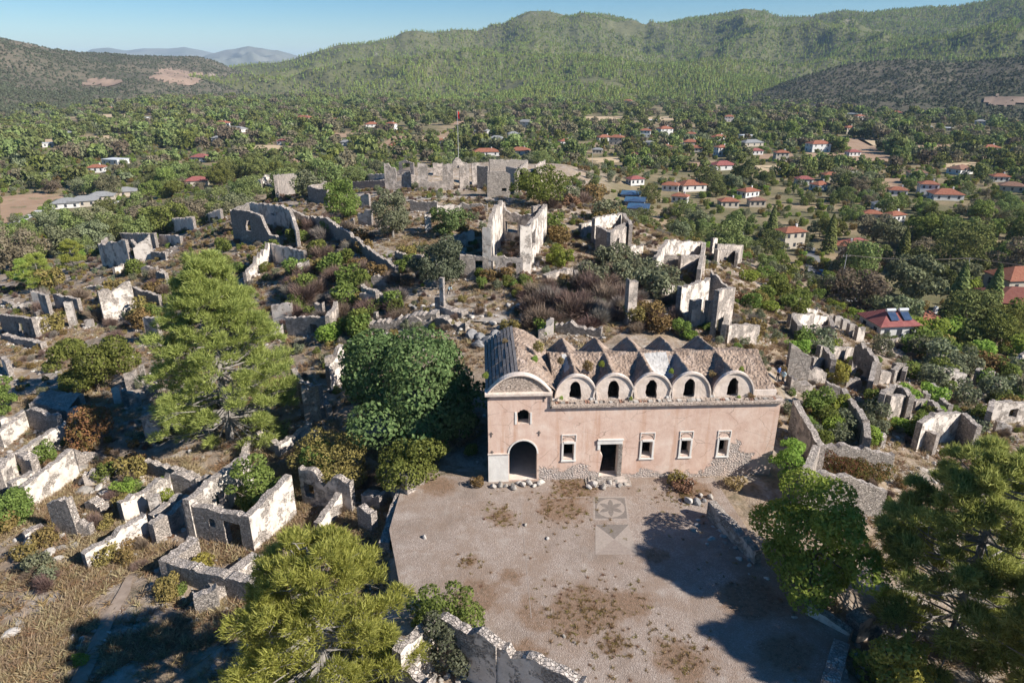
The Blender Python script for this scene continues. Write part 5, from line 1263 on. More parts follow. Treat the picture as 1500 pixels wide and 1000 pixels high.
# plants rooted on the church roof
def roof_plant(kind, px, py, w_in, wpx):
    me = SH[kind][0]; u, z = cf(px, py, w_in); p = CL + cux * u + cuy * w_in
    o = bpy.data.objects.new('roof_plant', me); COL.objects.link(o); s = wpx / 17.0 / me_w[me.name]; o.location = (p[0], p[1], z - .25 * s); o.scale = (s, s, s)
    props(o, {'rust': 'rusty dry tuft rooted in the church roof', 'light': 'green tuft rooted in the church roof', 'ochre': 'brown bush rooted in the church roof'}[kind], 'plant', 'plants growing on the church roof: ' + kind)
for k, px, py, w_in, wp in (('ochre', 790, 512, 6, 20), ('light', 783, 528, 4.5, 12), ('ochre', 862, 540, 3, 18), ('light', 881, 535, 3.2, 11), ('ochre', 822, 531, 3.4, 12), ('rust', 1043, 550, 2.6, 13), ('light', 983, 545, 2.6, 9), ('light', 711, 552, .6, 11), ('rust', 740, 502, 8, 12), ('light', 822, 584, .5, 7), ('light', 924, 585, .5, 7), ('rust', 1100, 582, .5, 11), ('light', 1082, 584, .5, 8), ('light', 1086, 542, 3, 9)):
    roof_plant(k, px, py, w_in, wp)

# ---------------------------------------------------------------- loose stones
def rock_mesh(key, seed, mat, flat=.7):
    q = np.random.default_rng(seed); bm = bmesh.new(); bmesh.ops.create_icosphere(bm, subdivisions=2, radius=.5)
    pl = [(rd, q.uniform(.28, .44)) for rd in rnd_dirs(9)]
    for v in bm.verts:
        c = np.array(v.co)
        for n_, d_ in pl:
            e = c @ n_ - d_
            if e > 0: c = c - n_ * e
        v.co = (c[0] * 1.1, c[1] * .9, c[2] * flat)
    me = bpy.data.meshes.new(key); bm.to_mesh(me); bm.free(); me.materials.append(MATS[mat]); return me
RK = [rock_mesh('stone_%d' % i, 70 + i, ('rock', 'white_rock', 'rock', 'white_rock', 'dark_rock')[i]) for i in range(5)]
def stone(px, py, wpx, k, label, group, sz=1.0):
    g = G(px, py); s = wpx / ppm(g); o = bpy.data.objects.new('stone', RK[k]); COL.objects.link(o)
    o.location = (g.x, g.y, max(g.z, 0 if g.z > -.1 else g.z) + s * .18 * sz); o.scale = (s, s * .85, s * sz); o.rotation_euler = (0, 0, sq.uniform(0, 6))
    props(o, label, 'stone', group)
lb = 'loose building stone in the rubble line along the church foot'
for px in (722, 733, 741, 752, 760, 766, 775, 783, 792, 870, 876, 884, 893, 902, 908, 915, 862): stone(px, 706 + sq.uniform(0, 10), sq.uniform(7, 15), int(sq.integers(0, 4)), lb, 'stones at the church foot')
for px, py in ((985, 698), (996, 702), (1003, 708), (1012, 712), (1020, 738), (1008, 736), (1030, 735), (1026, 728), (1040, 730), (1001, 690), (992, 690)): stone(px, py, sq.uniform(9, 17), int(sq.integers(0, 5)), 'grey boulder heaped at the right corner of the yard', 'boulders at the right yard corner', 1.1)
stone(622, 790, 9, 1, 'upright column stump standing alone on the yard', None, 2.0)
stone(802, 790, 8, 1, 'single white stone lying in the middle of the yard', None, .7)
for px, py in ((826, 933), (842, 942), (1035, 798), (985, 762), (770, 770), (600, 740), (590, 768)): stone(px, py, sq.uniform(5, 9), int(sq.integers(0, 3)), 'small loose stone on the pebble yard', 'small stones on the yard')
for px, py in ((690, 494), (703, 498), (716, 503), (700, 507), (725, 495), (742, 480)): stone(px, py, sq.uniform(18, 30), 4, 'dark limestone outcrop between the big dark tree and the church roof', 'limestone outcrops', .9)
for px, py in ((45, 800), (70, 815), (90, 805), (35, 815), (110, 800), (30, 915), (18, 930), (8, 850), (60, 790), (85, 820), (120, 690), (130, 705), (140, 695), (146, 715), (125, 720)): stone(px, py, sq.uniform(14, 30), int(sq.integers(0, 4)), 'weathered rock on the dry slope at the lower left', 'rocks on the lower left slope', .7)

for _ in range(64): stone(sq.uniform(545, 770), sq.uniform(448, 484), sq.uniform(6, 15), int(sq.integers(0, 4)), 'pale rubble stone tumbled on the terrace above the dark round tree', 'rubble stones on the terrace', .8)
for _ in range(26): stone(sq.uniform(150, 205), sq.uniform(690, 735), sq.uniform(6, 16), int(sq.integers(0, 4)), 'pale rubble stone in the heap beside the curved plaster room', 'rubble heap by the curved room', .8)
# ---------------------------------------------------------------- masses: straw, scree, low scrub
def field_points(n, x0, x1, y0, y1, f=None):
    x = rng.uniform(x0, x1, n); y = rng.uniform(y0, y1, n); z = ground(x, y)
    ok = (_inyard(x, y) < .3) & (np.abs(x) < y * .9 + 8)
    if f is not None: ok &= f(x, y, z)
    return np.stack([x, y, z], 1)[ok]
def tuft_mesh(key, mat, n=26, h=.55, w=.03, sp=.28, seed=1):
    q = np.random.default_rng(seed); b = np.concatenate([q.normal(0, sp * .4, (n, 2)), np.zeros((n, 1))], 1); e = b + np.concatenate([q.normal(0, sp, (n, 2)), q.uniform(.5, 1, (n, 1)) * h], 1)
    sd = np.cross(e - b, q.normal(size=(n, 3))); sd /= np.linalg.norm(sd, axis=1, keepdims=True)
    me = mesh_np(key, np.stack([b - sd * w, b + sd * w, e], 1).reshape(-1, 3), np.arange(3 * n).reshape(n, 3), 3); me.materials.append(MATS[mat]); return me
def nz2(x, y, f, s=0): return np.sin(x * f + 1.7 * np.sin(y * f * .7 + s)) * np.sin(y * f * 1.1 + 1.3 * np.sin(x * f * .8 + s))
pts = np.concatenate([field_points(38000, -90, 70, 22, 150, lambda x, y, z: (nz2(x, y, .21) > -.35) & (z > -14)), field_points(16000, -50, -8, 22, 60, lambda x, y, z: nz2(x, y, .3, 1) > -.1)])
_pp = [G(*p_) for p_ in ((110, 1010), (135, 960), (160, 905), (182, 868), (190, 845))]
for a_, b_ in zip(_pp, _pp[1:]):
    for s_ in np.linspace(0, 1, 8):
        c_ = a_.lerp(b_, s_); pts = pts[(pts[:, 0] - c_.x) ** 2 + (pts[:, 1] - c_.y) ** 2 > .62 ** 2]
o = scatter('dry_grass', pts, rng.uniform(.5, 1.5, len(pts)), [tuft_mesh('straw_a', 'dry_grass', seed=1), tuft_mesh('straw_b', 'dry_grass', 22, .4, .035, .34, 2), tuft_mesh('straw_c', 'rust_leaf', 22, .4, .035, .34, 3)])
props(o, 'short dry straw grass covering the ruin slopes', 'grass', kind='stuff')
pts = field_points(9000, -85, 75, 24, 150, lambda x, y, z: (nz2(x, y, .33, 2) > .1) & (z > -12)); pts[:, 2] += .02
wpts = []
for ax_, ay_, bx_, by_ in WALLS:
    n_ = int(math.hypot(bx_ - ax_, by_ - ay_) * 9)
    s_ = rng.random(n_); wx = ax_ + (bx_ - ax_) * s_ + rng.normal(0, .8, n_); wy = ay_ + (by_ - ay_) * s_ + rng.normal(0, .8, n_)
    wpts.append(np.stack([wx, wy, ground(wx, wy) + .03], 1))
pts = np.concatenate([pts] + wpts)
o = scatter('rubble', pts, rng.uniform(.15, .75, len(pts)) ** 1.4, RK[:4], tilt=.3)
props(o, 'scattered small rubble stones over the ruin slopes', 'rubble', kind='stuff')
pts = field_points(11000, -120, 120, 45, 210, lambda x, y, z: (z > -21) & (nz2(x, y, .17, 1) > -.5) & ((np.hypot(x - 4, y - 62) > 20)) & (y + np.abs(x + 25) * .9 > 74))
lowp = [SH['dry'][0], SH['ochre'][0], SH['green'][0], SH['rust'][0], SH['dry'][1], SH['olive'][0], SH['grey'][0], SH['ochre'][1]]
o = scatter('low_scrub', pts, rng.uniform(.2, .62, len(pts)), lowp, tilt=.1)
props(o, 'low mixed scrub between the ruins', 'scrub', kind='stuff')
yp = np.array([flat0(sq.uniform(600, 1230), sq.uniform(715, 1000)) for _ in range(420)])
for cx_, cy_, cr_, cn_ in ((735, 755, 1.3, 60), (820, 745, 1.8, 70), (855, 892, 2.6, 190), (1000, 965, 1.8, 70), (900, 945, 1.2, 60), (1000, 722, 1.6, 120), (840, 714, 1.8, 110), (690, 822, .7, 30)):
    c0_ = flat0(cx_, cy_); yp = np.concatenate([yp, c0_ + sq.normal(0, cr_ * .6, (cn_, 2))])
k = (nz2(yp[:, 0], yp[:, 1], .45, 3) > .15) | (np.arange(len(yp)) >= 420)
o = scatter('yard_weeds', np.concatenate([yp[k], np.zeros((k.sum(), 1))], 1), rng.uniform(.25, .6, k.sum()), [tuft_mesh('weed_a', 'rust_leaf', 20, .3, .03, .3, 5), tuft_mesh('weed_b', 'ochre_leaf', 20, .25, .03, .3, 6)])
props(o, 'dry weeds sprouting through the yard pebbles', 'weeds', kind='stuff')
# ---------------------------------------------------------------- the valley: houses, trees, poles
KEEP = []      # circles kept free of trees (x, y, r)
def hip_house(name, g, w, dp, h, rz, roof='red_tiles', wall='painted_white', rh=None, label='', group=None, wins=3, storeys=1, flat=False, chimney=False, panels=False):
    e = empty(name, (g[0], g[1], g[2] - .2), rz); props(e, label, 'house', group)
    m = MB(); m.box(-w / 2, w / 2, -dp / 2, dp / 2, 0, h); m.build('wall', wall, e)
    ov = .5; rh = rh if rh is not None else dp * .24
    m = MB(); a, b = w / 2 + ov, dp / 2 + ov
    if flat: m.box(-a + .2, a - .2, -b + .2, b - .2, h + .003, h + .25)
    else:
        k = max(w / 2 - dp / 2, 0) + .2; zt_ = h + rh
        E = [(-a, -b, h), (a, -b, h), (a, b, h), (-a, b, h)]; R_ = [(-k, 0, zt_), (k, 0, zt_)]
        m.poly([E[0], E[1], R_[1], R_[0]]); m.poly([E[1], E[2], R_[1]]); m.poly([E[2], E[3], R_[0], R_[1]]); m.poly([E[3], E[0], R_[0]]); m.poly([(x, y, z - .12) for x, y, z in E[::-1]])
        for i in range(4):
            p, q_ = E[i], E[(i + 1) % 4]; m.poly([(p[0], p[1], p[2] - .12), (q_[0], q_[1], q_[2] - .12), q_, p])
    r = m.build('roof', roof, e)
    if chimney:
        m = MB(); m.box(w * .2, w * .2 + .6, -.3, .3, h + rh * .3, h + rh + .7); m.build('chimney', 'painted_white', r)
    if panels:
        for sx in (-.22, .12):
            m = MB(); zz = h + rh * .55; m.poly([(w * sx, -b * .75, zz - .4), (w * sx + 1.6, -b * .75, zz - .4), (w * sx + 1.6, -b * .30, zz + .7), (w * sx, -b * .30, zz + .7)]); m.build('solar_panel', 'solar_blue', r)
            m = MB(); m.tube([(w * sx - .1, -b * .25, zz + 1.0), (w * sx + 1.7, -b * .25, zz + 1.0)], [.32, .32], 8); m.build('water_tank', 'metal_white', r)
    for s_ in range(storeys):
        zb = h * (s_ + .35) / storeys
        for i in range(wins):
            x = -w / 2 + w * (i + .5) / wins; m = MB(); m.box(x - .5, x + .5, -dp / 2 - .04, -dp / 2 - .004, zb, zb + h / storeys * .42); m.build('window', 'window_glass', e)
        for i in range(2):
            y = -dp / 2 + dp * (i + .5) / 2
            for sd in (-1, 1):
                m = MB(); m.box(min(sd * (w / 2 + .004), sd * (w / 2 + .04)), max(sd * (w / 2 + .004), sd * (w / 2 + .04)), y - .5, y + .5, zb, zb + h / storeys * .42); m.build('window', 'window_glass', e)
    KEEP.append((g[0], g[1], max(w, dp) * .62)); KEEP.append((g[0] * .965, g[1] * .965, max(w, dp) * .55)); KEEP.append((g[0] * .93, g[1] * .93, max(w, dp) * .4))
    return e
HS = []   # (px, py of foot, width px, kind)
RD, PK, BR, GY, WF = 'red_tiles', 'pink_tiles', 'brown_tiles', 'grey_roof', 'metal_white'
for a in [(712, 228, 38, RD), (762, 226, 28, RD), (583, 218, 24, RD), (647, 211, 14, RD), (706, 196, 20, GY), (727, 207, 18, GY), (770, 187, 22, GY), (752, 206, 16, GY), (828, 212, 18, RD), (885, 206, 20, RD), (903, 212, 20, RD), (973, 198, 20, RD), (1011, 213, 20, RD), (955, 180, 18, WF),
          (290, 272, 30, PK), (296, 236, 24, PK), (143, 252, 22, RD), (170, 240, 30, WF), (75, 215, 20, WF), (240, 200, 12, WF), (447, 180, 22, RD), (490, 180, 28, RD), (505, 168, 44, WF), (327, 184, 22, RD), (345, 193, 34, GY), (585, 148, 20, RD), (545, 186, 18, RD), (190, 148, 10, WF), (275, 164, 12, WF), (135, 156, 18, GY), (70, 158, 22, RD), (28, 157, 18, WF),
          (883, 157, 16, WF), (858, 160, 12, GY), (920, 153, 12, RD), (1012, 278, 36, RD), (996, 296, 22, RD), (1058, 248, 32, PK), (1095, 288, 26, RD), (1107, 302, 20, BR), (1197, 222, 30, RD), (1180, 208, 18, WF), (1092, 203, 16, WF), (1100, 214, 30, GY), (1052, 206, 22, RD), (1130, 159, 16, WF), (1092, 146, 14, WF), (1140, 132, 12, RD), (1248, 170, 20, WF), (1312, 172, 14, RD), (1342, 260, 24, BR), (1405, 254, 30, BR), (1448, 222, 24, RD),
          (1383, 292, 40, RD), (1275, 322, 20, RD), (1308, 324, 24, RD), (1480, 280, 30, BR), (1200, 278, 24, RD), (1395, 192, 20, WF), (1155, 362, 34, RD), (1252, 366, 20, PK), (1236, 370, 16, RD), (1330, 400, 26, PK), (1290, 308, 16, GY), (1355, 190, 16, WF), (1040, 148, 12, WF), (1020, 222, 18, RD), (950, 214, 14, GY), (690, 150, 12, RD), (640, 146, 12, WF), (740, 158, 10, WF), (400, 150, 12, WF), (210, 176, 16, WF), (100, 200, 16, GY), (360, 176, 14, GY), (930, 270, 22, PK), (875, 225, 14, GY)]: HS.append(a)
hq = np.random.default_rng(8)
for _ in range(44):
    px, py = (hq.uniform(860, 1490), hq.uniform(165, 305)) if _ < 28 else (hq.uniform(30, 640), hq.uniform(152, 215))
    if min(math.hypot(px - h_[0], (py - h_[1]) * 3) for h_ in HS) > 24: HS.append((px, py, 6 + (py - 120) * .11, (RD, RD, PK, BR, GY, RD)[int(hq.integers(0, 6))]))
for px, py, wp, rf in HS:
    g = G(px, py); w = min(max(wp / ppm(g), 7), 24); st = 2 if (w > 8 and rf in (RD, GY) and hq.random() < .45) else 1
    nm = {RD: 'red roofed white house among the valley trees', PK: 'pinkish red roofed cottage among the valley trees', BR: 'brown roofed house among the valley trees', GY: 'grey roofed house among the valley trees', WF: 'white flat roofed building among the valley trees'}[rf]
    nm = nm.replace('among the valley trees', 'on the plain beyond the left slope' if g.x < -60 else 'on the plain behind the school knoll' if g.x < 90 else 'on the plain toward the dry scrub hill')
    hip_house('valley_house', g, w, min(w * .7, 9), 2.9 * st + .3, hq.uniform(-.5, .5), rf, 'painted_white' if hq.random() < .7 else 'cream_paint', None, nm, nm.replace(' on the plain', 's on the plain'), 3, st, flat=(rf == WF), chimney=(rf == RD))
# nearer houses
g = G(1298, 490); hip_house('village_house', g, 7.5, 7, 3.4, .1, PK, 'painted_white', 2.2, 'pink roofed stone house with solar panels and tanks beside the ruins', None, 3, panels=True)
g = G(1350, 492); hip_house('village_house', g, 7.4, 7, 3.6, .12, RD, 'cream_paint', 2.4, 'orange tiled house with a white chimney joined to the solar panel house', None, 1, chimney=True)
g = G(1492, 452); hip_house('village_house', g, 16, 11, 3.2, -.2, 'maroon_tiles', 'timber', 2.6, 'dark maroon roofed open timber shed at the right edge', None, 2)
g = G(1488, 425); hip_house('village_house', g, 13, 9, 4.4, .1, RD, 'cream_paint', 2.6, 'orange tiled house behind the maroon roofed shed', None, 3)
g = G(1480, 178); hip_house('long_building', g, 26, 9, 6, 0, WF, 'painted_white', None, 'bright white two-storey long building below the right scrub hill', None, 8, 2, flat=True)
g = G(1455, 176); hip_house('long_building', g, 14, 9, 5, .1, WF, 'painted_white', None, 'smaller white building beside the long white building', None, 4, 2, flat=True)
for i, (px, py) in enumerate(((100, 304), (124, 301), (150, 294), (183, 287))):
    g = G(px, py); hip_house('bungalow', g, 10.5, 7.5, 2.8, .35, GY, 'painted_white' if i < 1 else 'cream_paint', 1.7, 'grey roofed white bungalow in the row beside the brown field', 'row of grey roofed bungalows', 3)
for px, py, kr in ((110, 310, 12), (90, 308, 10), (140, 306, 12), (170, 300, 12), (190, 296, 9), (80, 318, 9)):
    g = G(px, py); KEEP.append((g.x, g.y, kr))
for i, (px, py) in enumerate(((930, 300), (924, 290), (935, 310))):
    g = G(px, py); hip_house('panel_roof_shed', g, 11, 8, 2.6, 1.35, 'solar_blue', 'grey_roof', .8, 'blue-grey panel roofed shed beside the knoll', 'blue panel roofed sheds', 2)
# poles, wires, flag
def pole(px, py, hpx, label, name='utility_pole', r=.14):
    g = G(px, py); h = zat(px + 3, py - hpx, g.x, g.y) - g.z
    e = empty(name, g); props(e, label, 'pole'); m = MB(); m.tube([(0, 0, -.3), (0, 0, h * .5), (0, 0, h)], [r, r * .85, r * .6], 8); m.build('post', 'pole_grey', e)
    if name == 'utility_pole':
        m = MB(); m.box(-.9, .9, -.06, .06, h - .5, h - .38); m.build('crossarm', 'rusty_rail', e)
        for x in (-.8, 0, .8):
            m = MB(); m.tube([(x, 0, h - .38), (x, 0, h - .1)], [.06, .04], 6); m.build('insulator', 'painted_white', e)
    return e, g, h
pa = pole(1229, 434, 62, 'tall grey utility pole beside the village road')
pb = pole(1408, 428, 52, 'grey utility pole near the palm tree')
def wires(a, b, off, label, name='power_line'):
    A = a[1] + Vector((off, 0, a[2] - .1)); B = b + Vector((off, 0, 0)); m = MB()
    pts = [tuple(A.lerp(B, s) + Vector((0, 0, -4 * .018 * (B - A).length * s * (1 - s)))) for s in np.linspace(0, 1, 14)]
    m.tube(pts, [.022] * 14, 4); props(m.build(name, 'rusty_rail'), label, 'cable', 'power lines between the utility poles')
for off in (-.8, 0, .8):
    wires(pa, pb[1] + Vector((0, 0, pb[2] - .1)), off, 'thin overhead wire strung between the two utility poles')
    wires(pb, Vector((190, 150, -24 + pb[2])), off, 'thin overhead wire strung from the pole by the palm', 'power_line')
fp, fg, fh = pole(672, 243, 80, 'slim flagpole with a red flag behind the school ruin', 'flagpole', .13); fp['category'] = 'flagpole'
m = MB(); nf = 9
for i in range(nf):
    for j in range(2): m.v.append((.05 + .32 * math.sin(i * .9) * .25 + .06 * i, .1 * math.sin(i), fh - .1 - i * .38 - 0 * j) if j == 0 else (.75 + .1 * math.sin(i * 1.3), .15 * math.sin(i + 1), fh - .3 - i * .38))
for i in range(nf - 1): m.f.append((2 * i, 2 * i + 1, 2 * i + 3, 2 * i + 2)); m.mi.append(0)
m.build('flag', 'flag_red', fp)
for px, py, h in ((867, 248, 26), (1088, 350, 10)): pole(px, py, h, {867: 'short lamp pole on the plain right of the school', 1088: 'low garden post by the valley houses'}[px], 'lamp_post', .1)

# valley trees: shared meshes, the 300 that show largest as things, the rest as one wood
VT = []
for i, (w, h, lf, fl) in enumerate(((10, 8, 'valley_leaf', .8), (12, 8.5, 'valley_leaf', .8), (9, 9, 'valley_leaf', .9), (10, 7.5, 'valley_olive', .8), (8, 6.5, 'valley_olive', .8), (9, 8.5, 'valley_light', .9), (11, 8, 'valley_brown', .75), (3.2, 11, 'valley_leaf', 1.3))):
    VT.append(tree_meshes('valley_%d' % i, w, h, 1.0, 12, 3400, .5, lf, seed=80 + i, flat=fl, small=.32))
VLAB = [('broad_tree', 'rounded dark green oak of the valley orchards'), ('broad_tree', 'rounded dark green oak of the valley orchards'), ('broad_tree', 'rounded dark green oak of the valley orchards'), ('olive_tree', 'grey-green olive tree of the valley orchards'), ('olive_tree', 'grey-green olive tree of the valley orchards'), ('fruit_tree', 'light green fruit tree of the valley gardens'), ('bare_tree', 'brownish half bare tree of the valley gardens'), ('cypress_tree', 'narrow dark cypress of the valley gardens')]
cand = []
n = 13000
r = np.sqrt(rng.uniform(125 ** 2, 1550 ** 2, n)); ta = rng.uniform(-.86, .86, n); th = np.arctan(ta); x = r * np.sin(th); y = r * np.cos(th); z = ground(x, y)
ok = (z < -15.5) & (y > 60)
dens = nz2(x, y, .011, 0) + .7 * nz2(x, y, .027, 2) + .5 * nz2(x, y, .06, 4)
ok &= dens > rng.uniform(-1.25, .25, n)
fq = []
for q_, _m in FIELDS:
    fq.append(np.array([(G(*p).x, G(*p).y) for p in q_]))
def in_quad(x, y, c):
    s = np.ones(len(x), bool); t_ = np.ones(len(x), bool)
    for i in range(4):
        a, b = c[i], c[(i + 1) % 4]; cr = (b[0] - a[0]) * (y - a[1]) - (b[1] - a[1]) * (x - a[0]); s &= cr > 0; t_ &= cr < 0
    return s | t_
for c in fq:
    for k_ in (1, 1.012, 1.025, 1.04): ok &= ~in_quad(x * k_, y * k_, c)
for kx, ky, kr in KEEP: ok &= (x - kx) ** 2 + (y - ky) ** 2 > (kr + 1.5) ** 2
for pth in ([(1182, 362), (1192, 385), (1198, 410), (1215, 435), (1260, 441), (1320, 446)], [(10, 333), (40, 318), (75, 300), (110, 297), (160, 300), (205, 286)]):
    gg = [G(*p) for p in pth]
    for a, b in zip(gg, gg[1:]):
        for s_ in np.linspace(0, 1, 6):
            p = a.lerp(b, s_); ok &= (x - p.x) ** 2 + (y - p.y) ** 2 > 6 ** 2; ok &= (x - p.x * .97) ** 2 + (y - p.y * .97) ** 2 > 4 ** 2
x, y, z, r = x[ok], y[ok], z[ok], r[ok]
kind = rng.choice(8, len(x), p=[.2, .19, .15, .14, .1, .09, .1, .03]); sc_ = rng.uniform(.5, 1.3, len(x)) * np.where(nz2(x, y, .02, 5) > .1, 1.2, .85)
sc_ = sc_ * np.where((x > 45) & (r < 330), 1.2, 1.0) * np.where(r > 500, 1.15, 1)
# inside the frame?
dep = y * CP + (CAMZ - z) * SP; pxx = 750 + 1000 * x / dep; pyy = 500 - 1000 * (y * SP + (z + 5 - CAMZ) * CP) / dep
vis = (pxx > -20) & (pxx < 1520) & (pyy < 560)
order = np.argsort(np.where(vis, r, 1e9))
near = set(order[:300].tolist())
for i in order[:300]:
    k = int(kind[i]); nm, lb_ = VLAB[k]; lb_ = lb_.split(' of the ')[0] + (' on the plain below the left slope' if x[i] < -70 else ' on the plain behind the school knoll' if x[i] < 45 else ' around the village road and red roofs')
    plant_tree(nm, VT[k], (x[i], y[i], z[i] - .1), lb_, 'tree', nm.replace('_', ' ') + 's' + lb_[lb_.index(' on the plain') if ' on the plain' in lb_ else lb_.index(' around'):], rng.uniform(0, 6.28), float(sc_[i]))
rest = np.array([i for i in range(len(x)) if i not in near])
lo = [tree_meshes('wood_%d' % i, w, h, .6, 9, 300, 1.7, lf, seed=90 + i, flat=.8)[0] for i, (w, h, lf) in enumerate(((10, 8, 'valley_leaf'), (11, 8, 'valley_leaf'), (9, 8, 'valley_leaf'), (10, 7, 'valley_olive'), (9, 8, 'valley_light'), (10, 7.5, 'valley_brown')))]
o = scatter('valley_wood', np.stack([x, y, z - .2], 1)[rest], sc_[rest], lo)
props(o, 'far orchards and woods spread over the valley floor', 'woods', kind='stuff')
ux_ = rng.uniform(-.86, .86, 9000); rr = np.sqrt(rng.uniform(130 ** 2, 700 ** 2, 9000)); bx = rr * np.sin(np.arctan(ux_)); by = rr * np.cos(np.arctan(ux_)); bz = ground(bx, by); kk = (bz < -13)
for c in fq: kk &= ~in_quad(bx, by, c)
for kx, ky, kr in KEEP: kk &= (bx - kx) ** 2 + (by - ky) ** 2 > (kr + .5) ** 2
o = scatter('valley_undergrowth', np.stack([bx, by, bz], 1)[kk], rng.uniform(.6, 1.7, kk.sum()), [SH['green'][0], SH['ochre'][0], SH['olive'][0], SH['light'][0], SH['green'][1]])
props(o, 'hedges and undergrowth between the valley trees', 'undergrowth', kind='stuff')

# trees of the hills
def cone_mesh(key, w, h, n, ls, mat, seed):
    q = np.random.default_rng(seed); zz = q.uniform(.08, 1, n); a = q.uniform(0, 6.28, n); rr = w * .5 * (1 - zz ** 1.5) ** .8 * q.uniform(.6, 1.05, n)
    P = np.stack([rr * np.cos(a), rr * np.sin(a), zz * h], 1); N = np.stack([np.cos(a), np.sin(a), np.full(n, .8)], 1)
    v, f = leaves(P, N, ls, .6, .8); me = mesh_np(key, v, f, 4); me.materials.append(MATS[mat]); return me
def on_hill(H, n, s0=0., s1=1.02):
    rows, cols = H.shape[:2]; i = rng.uniform(0, rows - 1.01, n); j = rng.uniform(0, cols - 1.01, n); a, b = i.astype(int), j.astype(int); fa, fb = (i - a)[:, None], (j - b)[:, None]
    p = (H[a, b] * (1 - fa) + H[a + 1, b] * fa) * (1 - fb) + (H[a, b + 1] * (1 - fa) + H[a + 1, b + 1] * fa) * fb
    s = -.03 + 1.48 * i / (rows - 1); return p[(s > s0) & (s < s1)], s[(s > s0) & (s < s1)], j[(s > s0) & (s < s1)] / cols
hp = [cone_mesh('hill_pine_%d' % i, 8, 12 + i, 70, 2.6, 'hill_pine', 60 + i) for i in range(3)]
hs = [cone_mesh('hill_scrub_%d' % i, 5, 3, 30, 1.8, 'hill_scrub', 64 + i) for i in range(2)]
p, s, c = on_hill(H_MID, 115000)
w_ = np.clip(1.25 - np.abs(0), 0, 2) * np.ones(len(p)); left = np.clip((c - .16) * 6, 0, 1); gap = nz2(p[:, 0], p[:, 1], .006, 1) + .6 * nz2(p[:, 0], p[:, 1], .017, 3)
qx, qy = proj(p); rocky = np.zeros(len(p), bool)
for cx_, cy_, rx_, ry_ in ((785, 22, 42, 12), (610, 54, 30, 6), (1090, 16, 26, 6), (950, 40, 30, 5)): rocky |= ((qx - cx_) / rx_) ** 2 + ((qy - cy_) / ry_) ** 2 < 1
k = ~(rocky & (rng.random(len(p)) < .85)) & (rng.random(len(p)) < .25 + .75 * left) & (gap > -1.05) & (s > .10 * rng.random(len(p)))
o = scatter('hill_forest', p[k] - np.array((0, 0, .5)), rng.uniform(.3, .72, k.sum()), hp); props(o, 'pine forest covering the green hills behind the valley', 'forest', kind='stuff')
allp = []
for H, nh in ((H_LEFT, 36000), (H_RIGHT, 15000)):
    p, s, c = on_hill(H, nh); k = nz2(p[:, 0], p[:, 1], .02, 1) + .7 * nz2(p[:, 0], p[:, 1], .05, 2) > rng.uniform(-1.6, .1, len(p)); allp.append(p[k])
p, s, c = on_hill(H_MID, 16000, 0, .5); k = c < .3; allp.append(p[k])
p = np.concatenate(allp); qx, qy = proj(p); k = np.ones(len(p), bool)
for cx_, cy_, rx_, ry_ in SCARS: k &= (((qx - cx_) / rx_) ** 2 + ((qy - cy_) / ry_) ** 2 > .9) | (rng.random(len(p)) < .12)
p = p[k]; o = scatter('hill_scrub', p, rng.uniform(.35, 1.15, len(p)), hs); props(o, 'dark scrub dotted over the dry hills', 'scrub', kind='stuff')

# single trees between the houses at the right
big_b = tree_meshes('bare_big', 12, 9, 1.0, 16, 3200, .55, 'valley_brown', seed=101)
plant_tree('bare_tree', big_b, spot(1352, 392), 'big round brown leafless tree above the orange tiled house')
conif = cone_mesh('conifer_crown', 5.5, 14, 1500, .8, 'valley_leaf', 71); ct = MB(); ct.tube([(0, 0, -.3), (0, 0, 13)], [.3, .05], 7); ctm = mesh_py('conifer_trunk', ct.v, ct.f); ctm.materials.append(MATS['bark'])
for px, py, sc1, lb1 in ((1212, 372, .95, 'dark pointed conifer beside the village road'), (1318, 392, .9, 'dark pointed conifer left of the brown round tree foot'), (1395, 470, 1.0, 'dark pointed conifer right of the orange tiled house'), (1447, 462, .9, 'dark pointed conifer in front of the maroon roofed shed'), (1128, 352, .9, 'dark pointed conifer left of the village road')):
    plant_tree('conifer', (conif, ctm), spot(px, py), lb1, s=sc1)
pm = MB(); pm.tube([(0, 0, -.3), (.1, 0, 2), (.15, 0, 4.2)], [.28, .22, .2], 8)
pc = MB()
for i in range(34):
    a = i * 2.399; up_ = .9 - 1.3 * i / 34; pts_ = []
    for k_ in range(6):
        d_ = k_ / 5 * 2.4; pts_.append(np.array((.15 + d_ * math.cos(a), d_ * math.sin(a), 4.2 + d_ * up_ - .22 * d_ * d_)))
    sd_ = np.array((-math.sin(a), math.cos(a), 0))
    for k_ in range(5):
        w0_, w1_ = .38 * math.sin(math.pi * (k_ / 5 * .85 + .12)), .38 * math.sin(math.pi * ((k_ + 1) / 5 * .85 + .12)); dn = np.array((0, 0, .14))
        pc.poly([pts_[k_], pts_[k_ + 1], pts_[k_ + 1] + sd_ * w1_ - dn, pts_[k_] + sd_ * w0_ - dn]); pc.poly([pts_[k_ + 1], pts_[k_], pts_[k_] - sd_ * w0_ - dn, pts_[k_ + 1] - sd_ * w1_ - dn])
pme = empty('palm_tree', spot(1416, 432)); props(pme, 'single palm tree beside the pole near the maroon roofed shed', 'tree'); pc.build('crown', 'light_leaf', pme); pm.build('trunk', 'bark', pme)
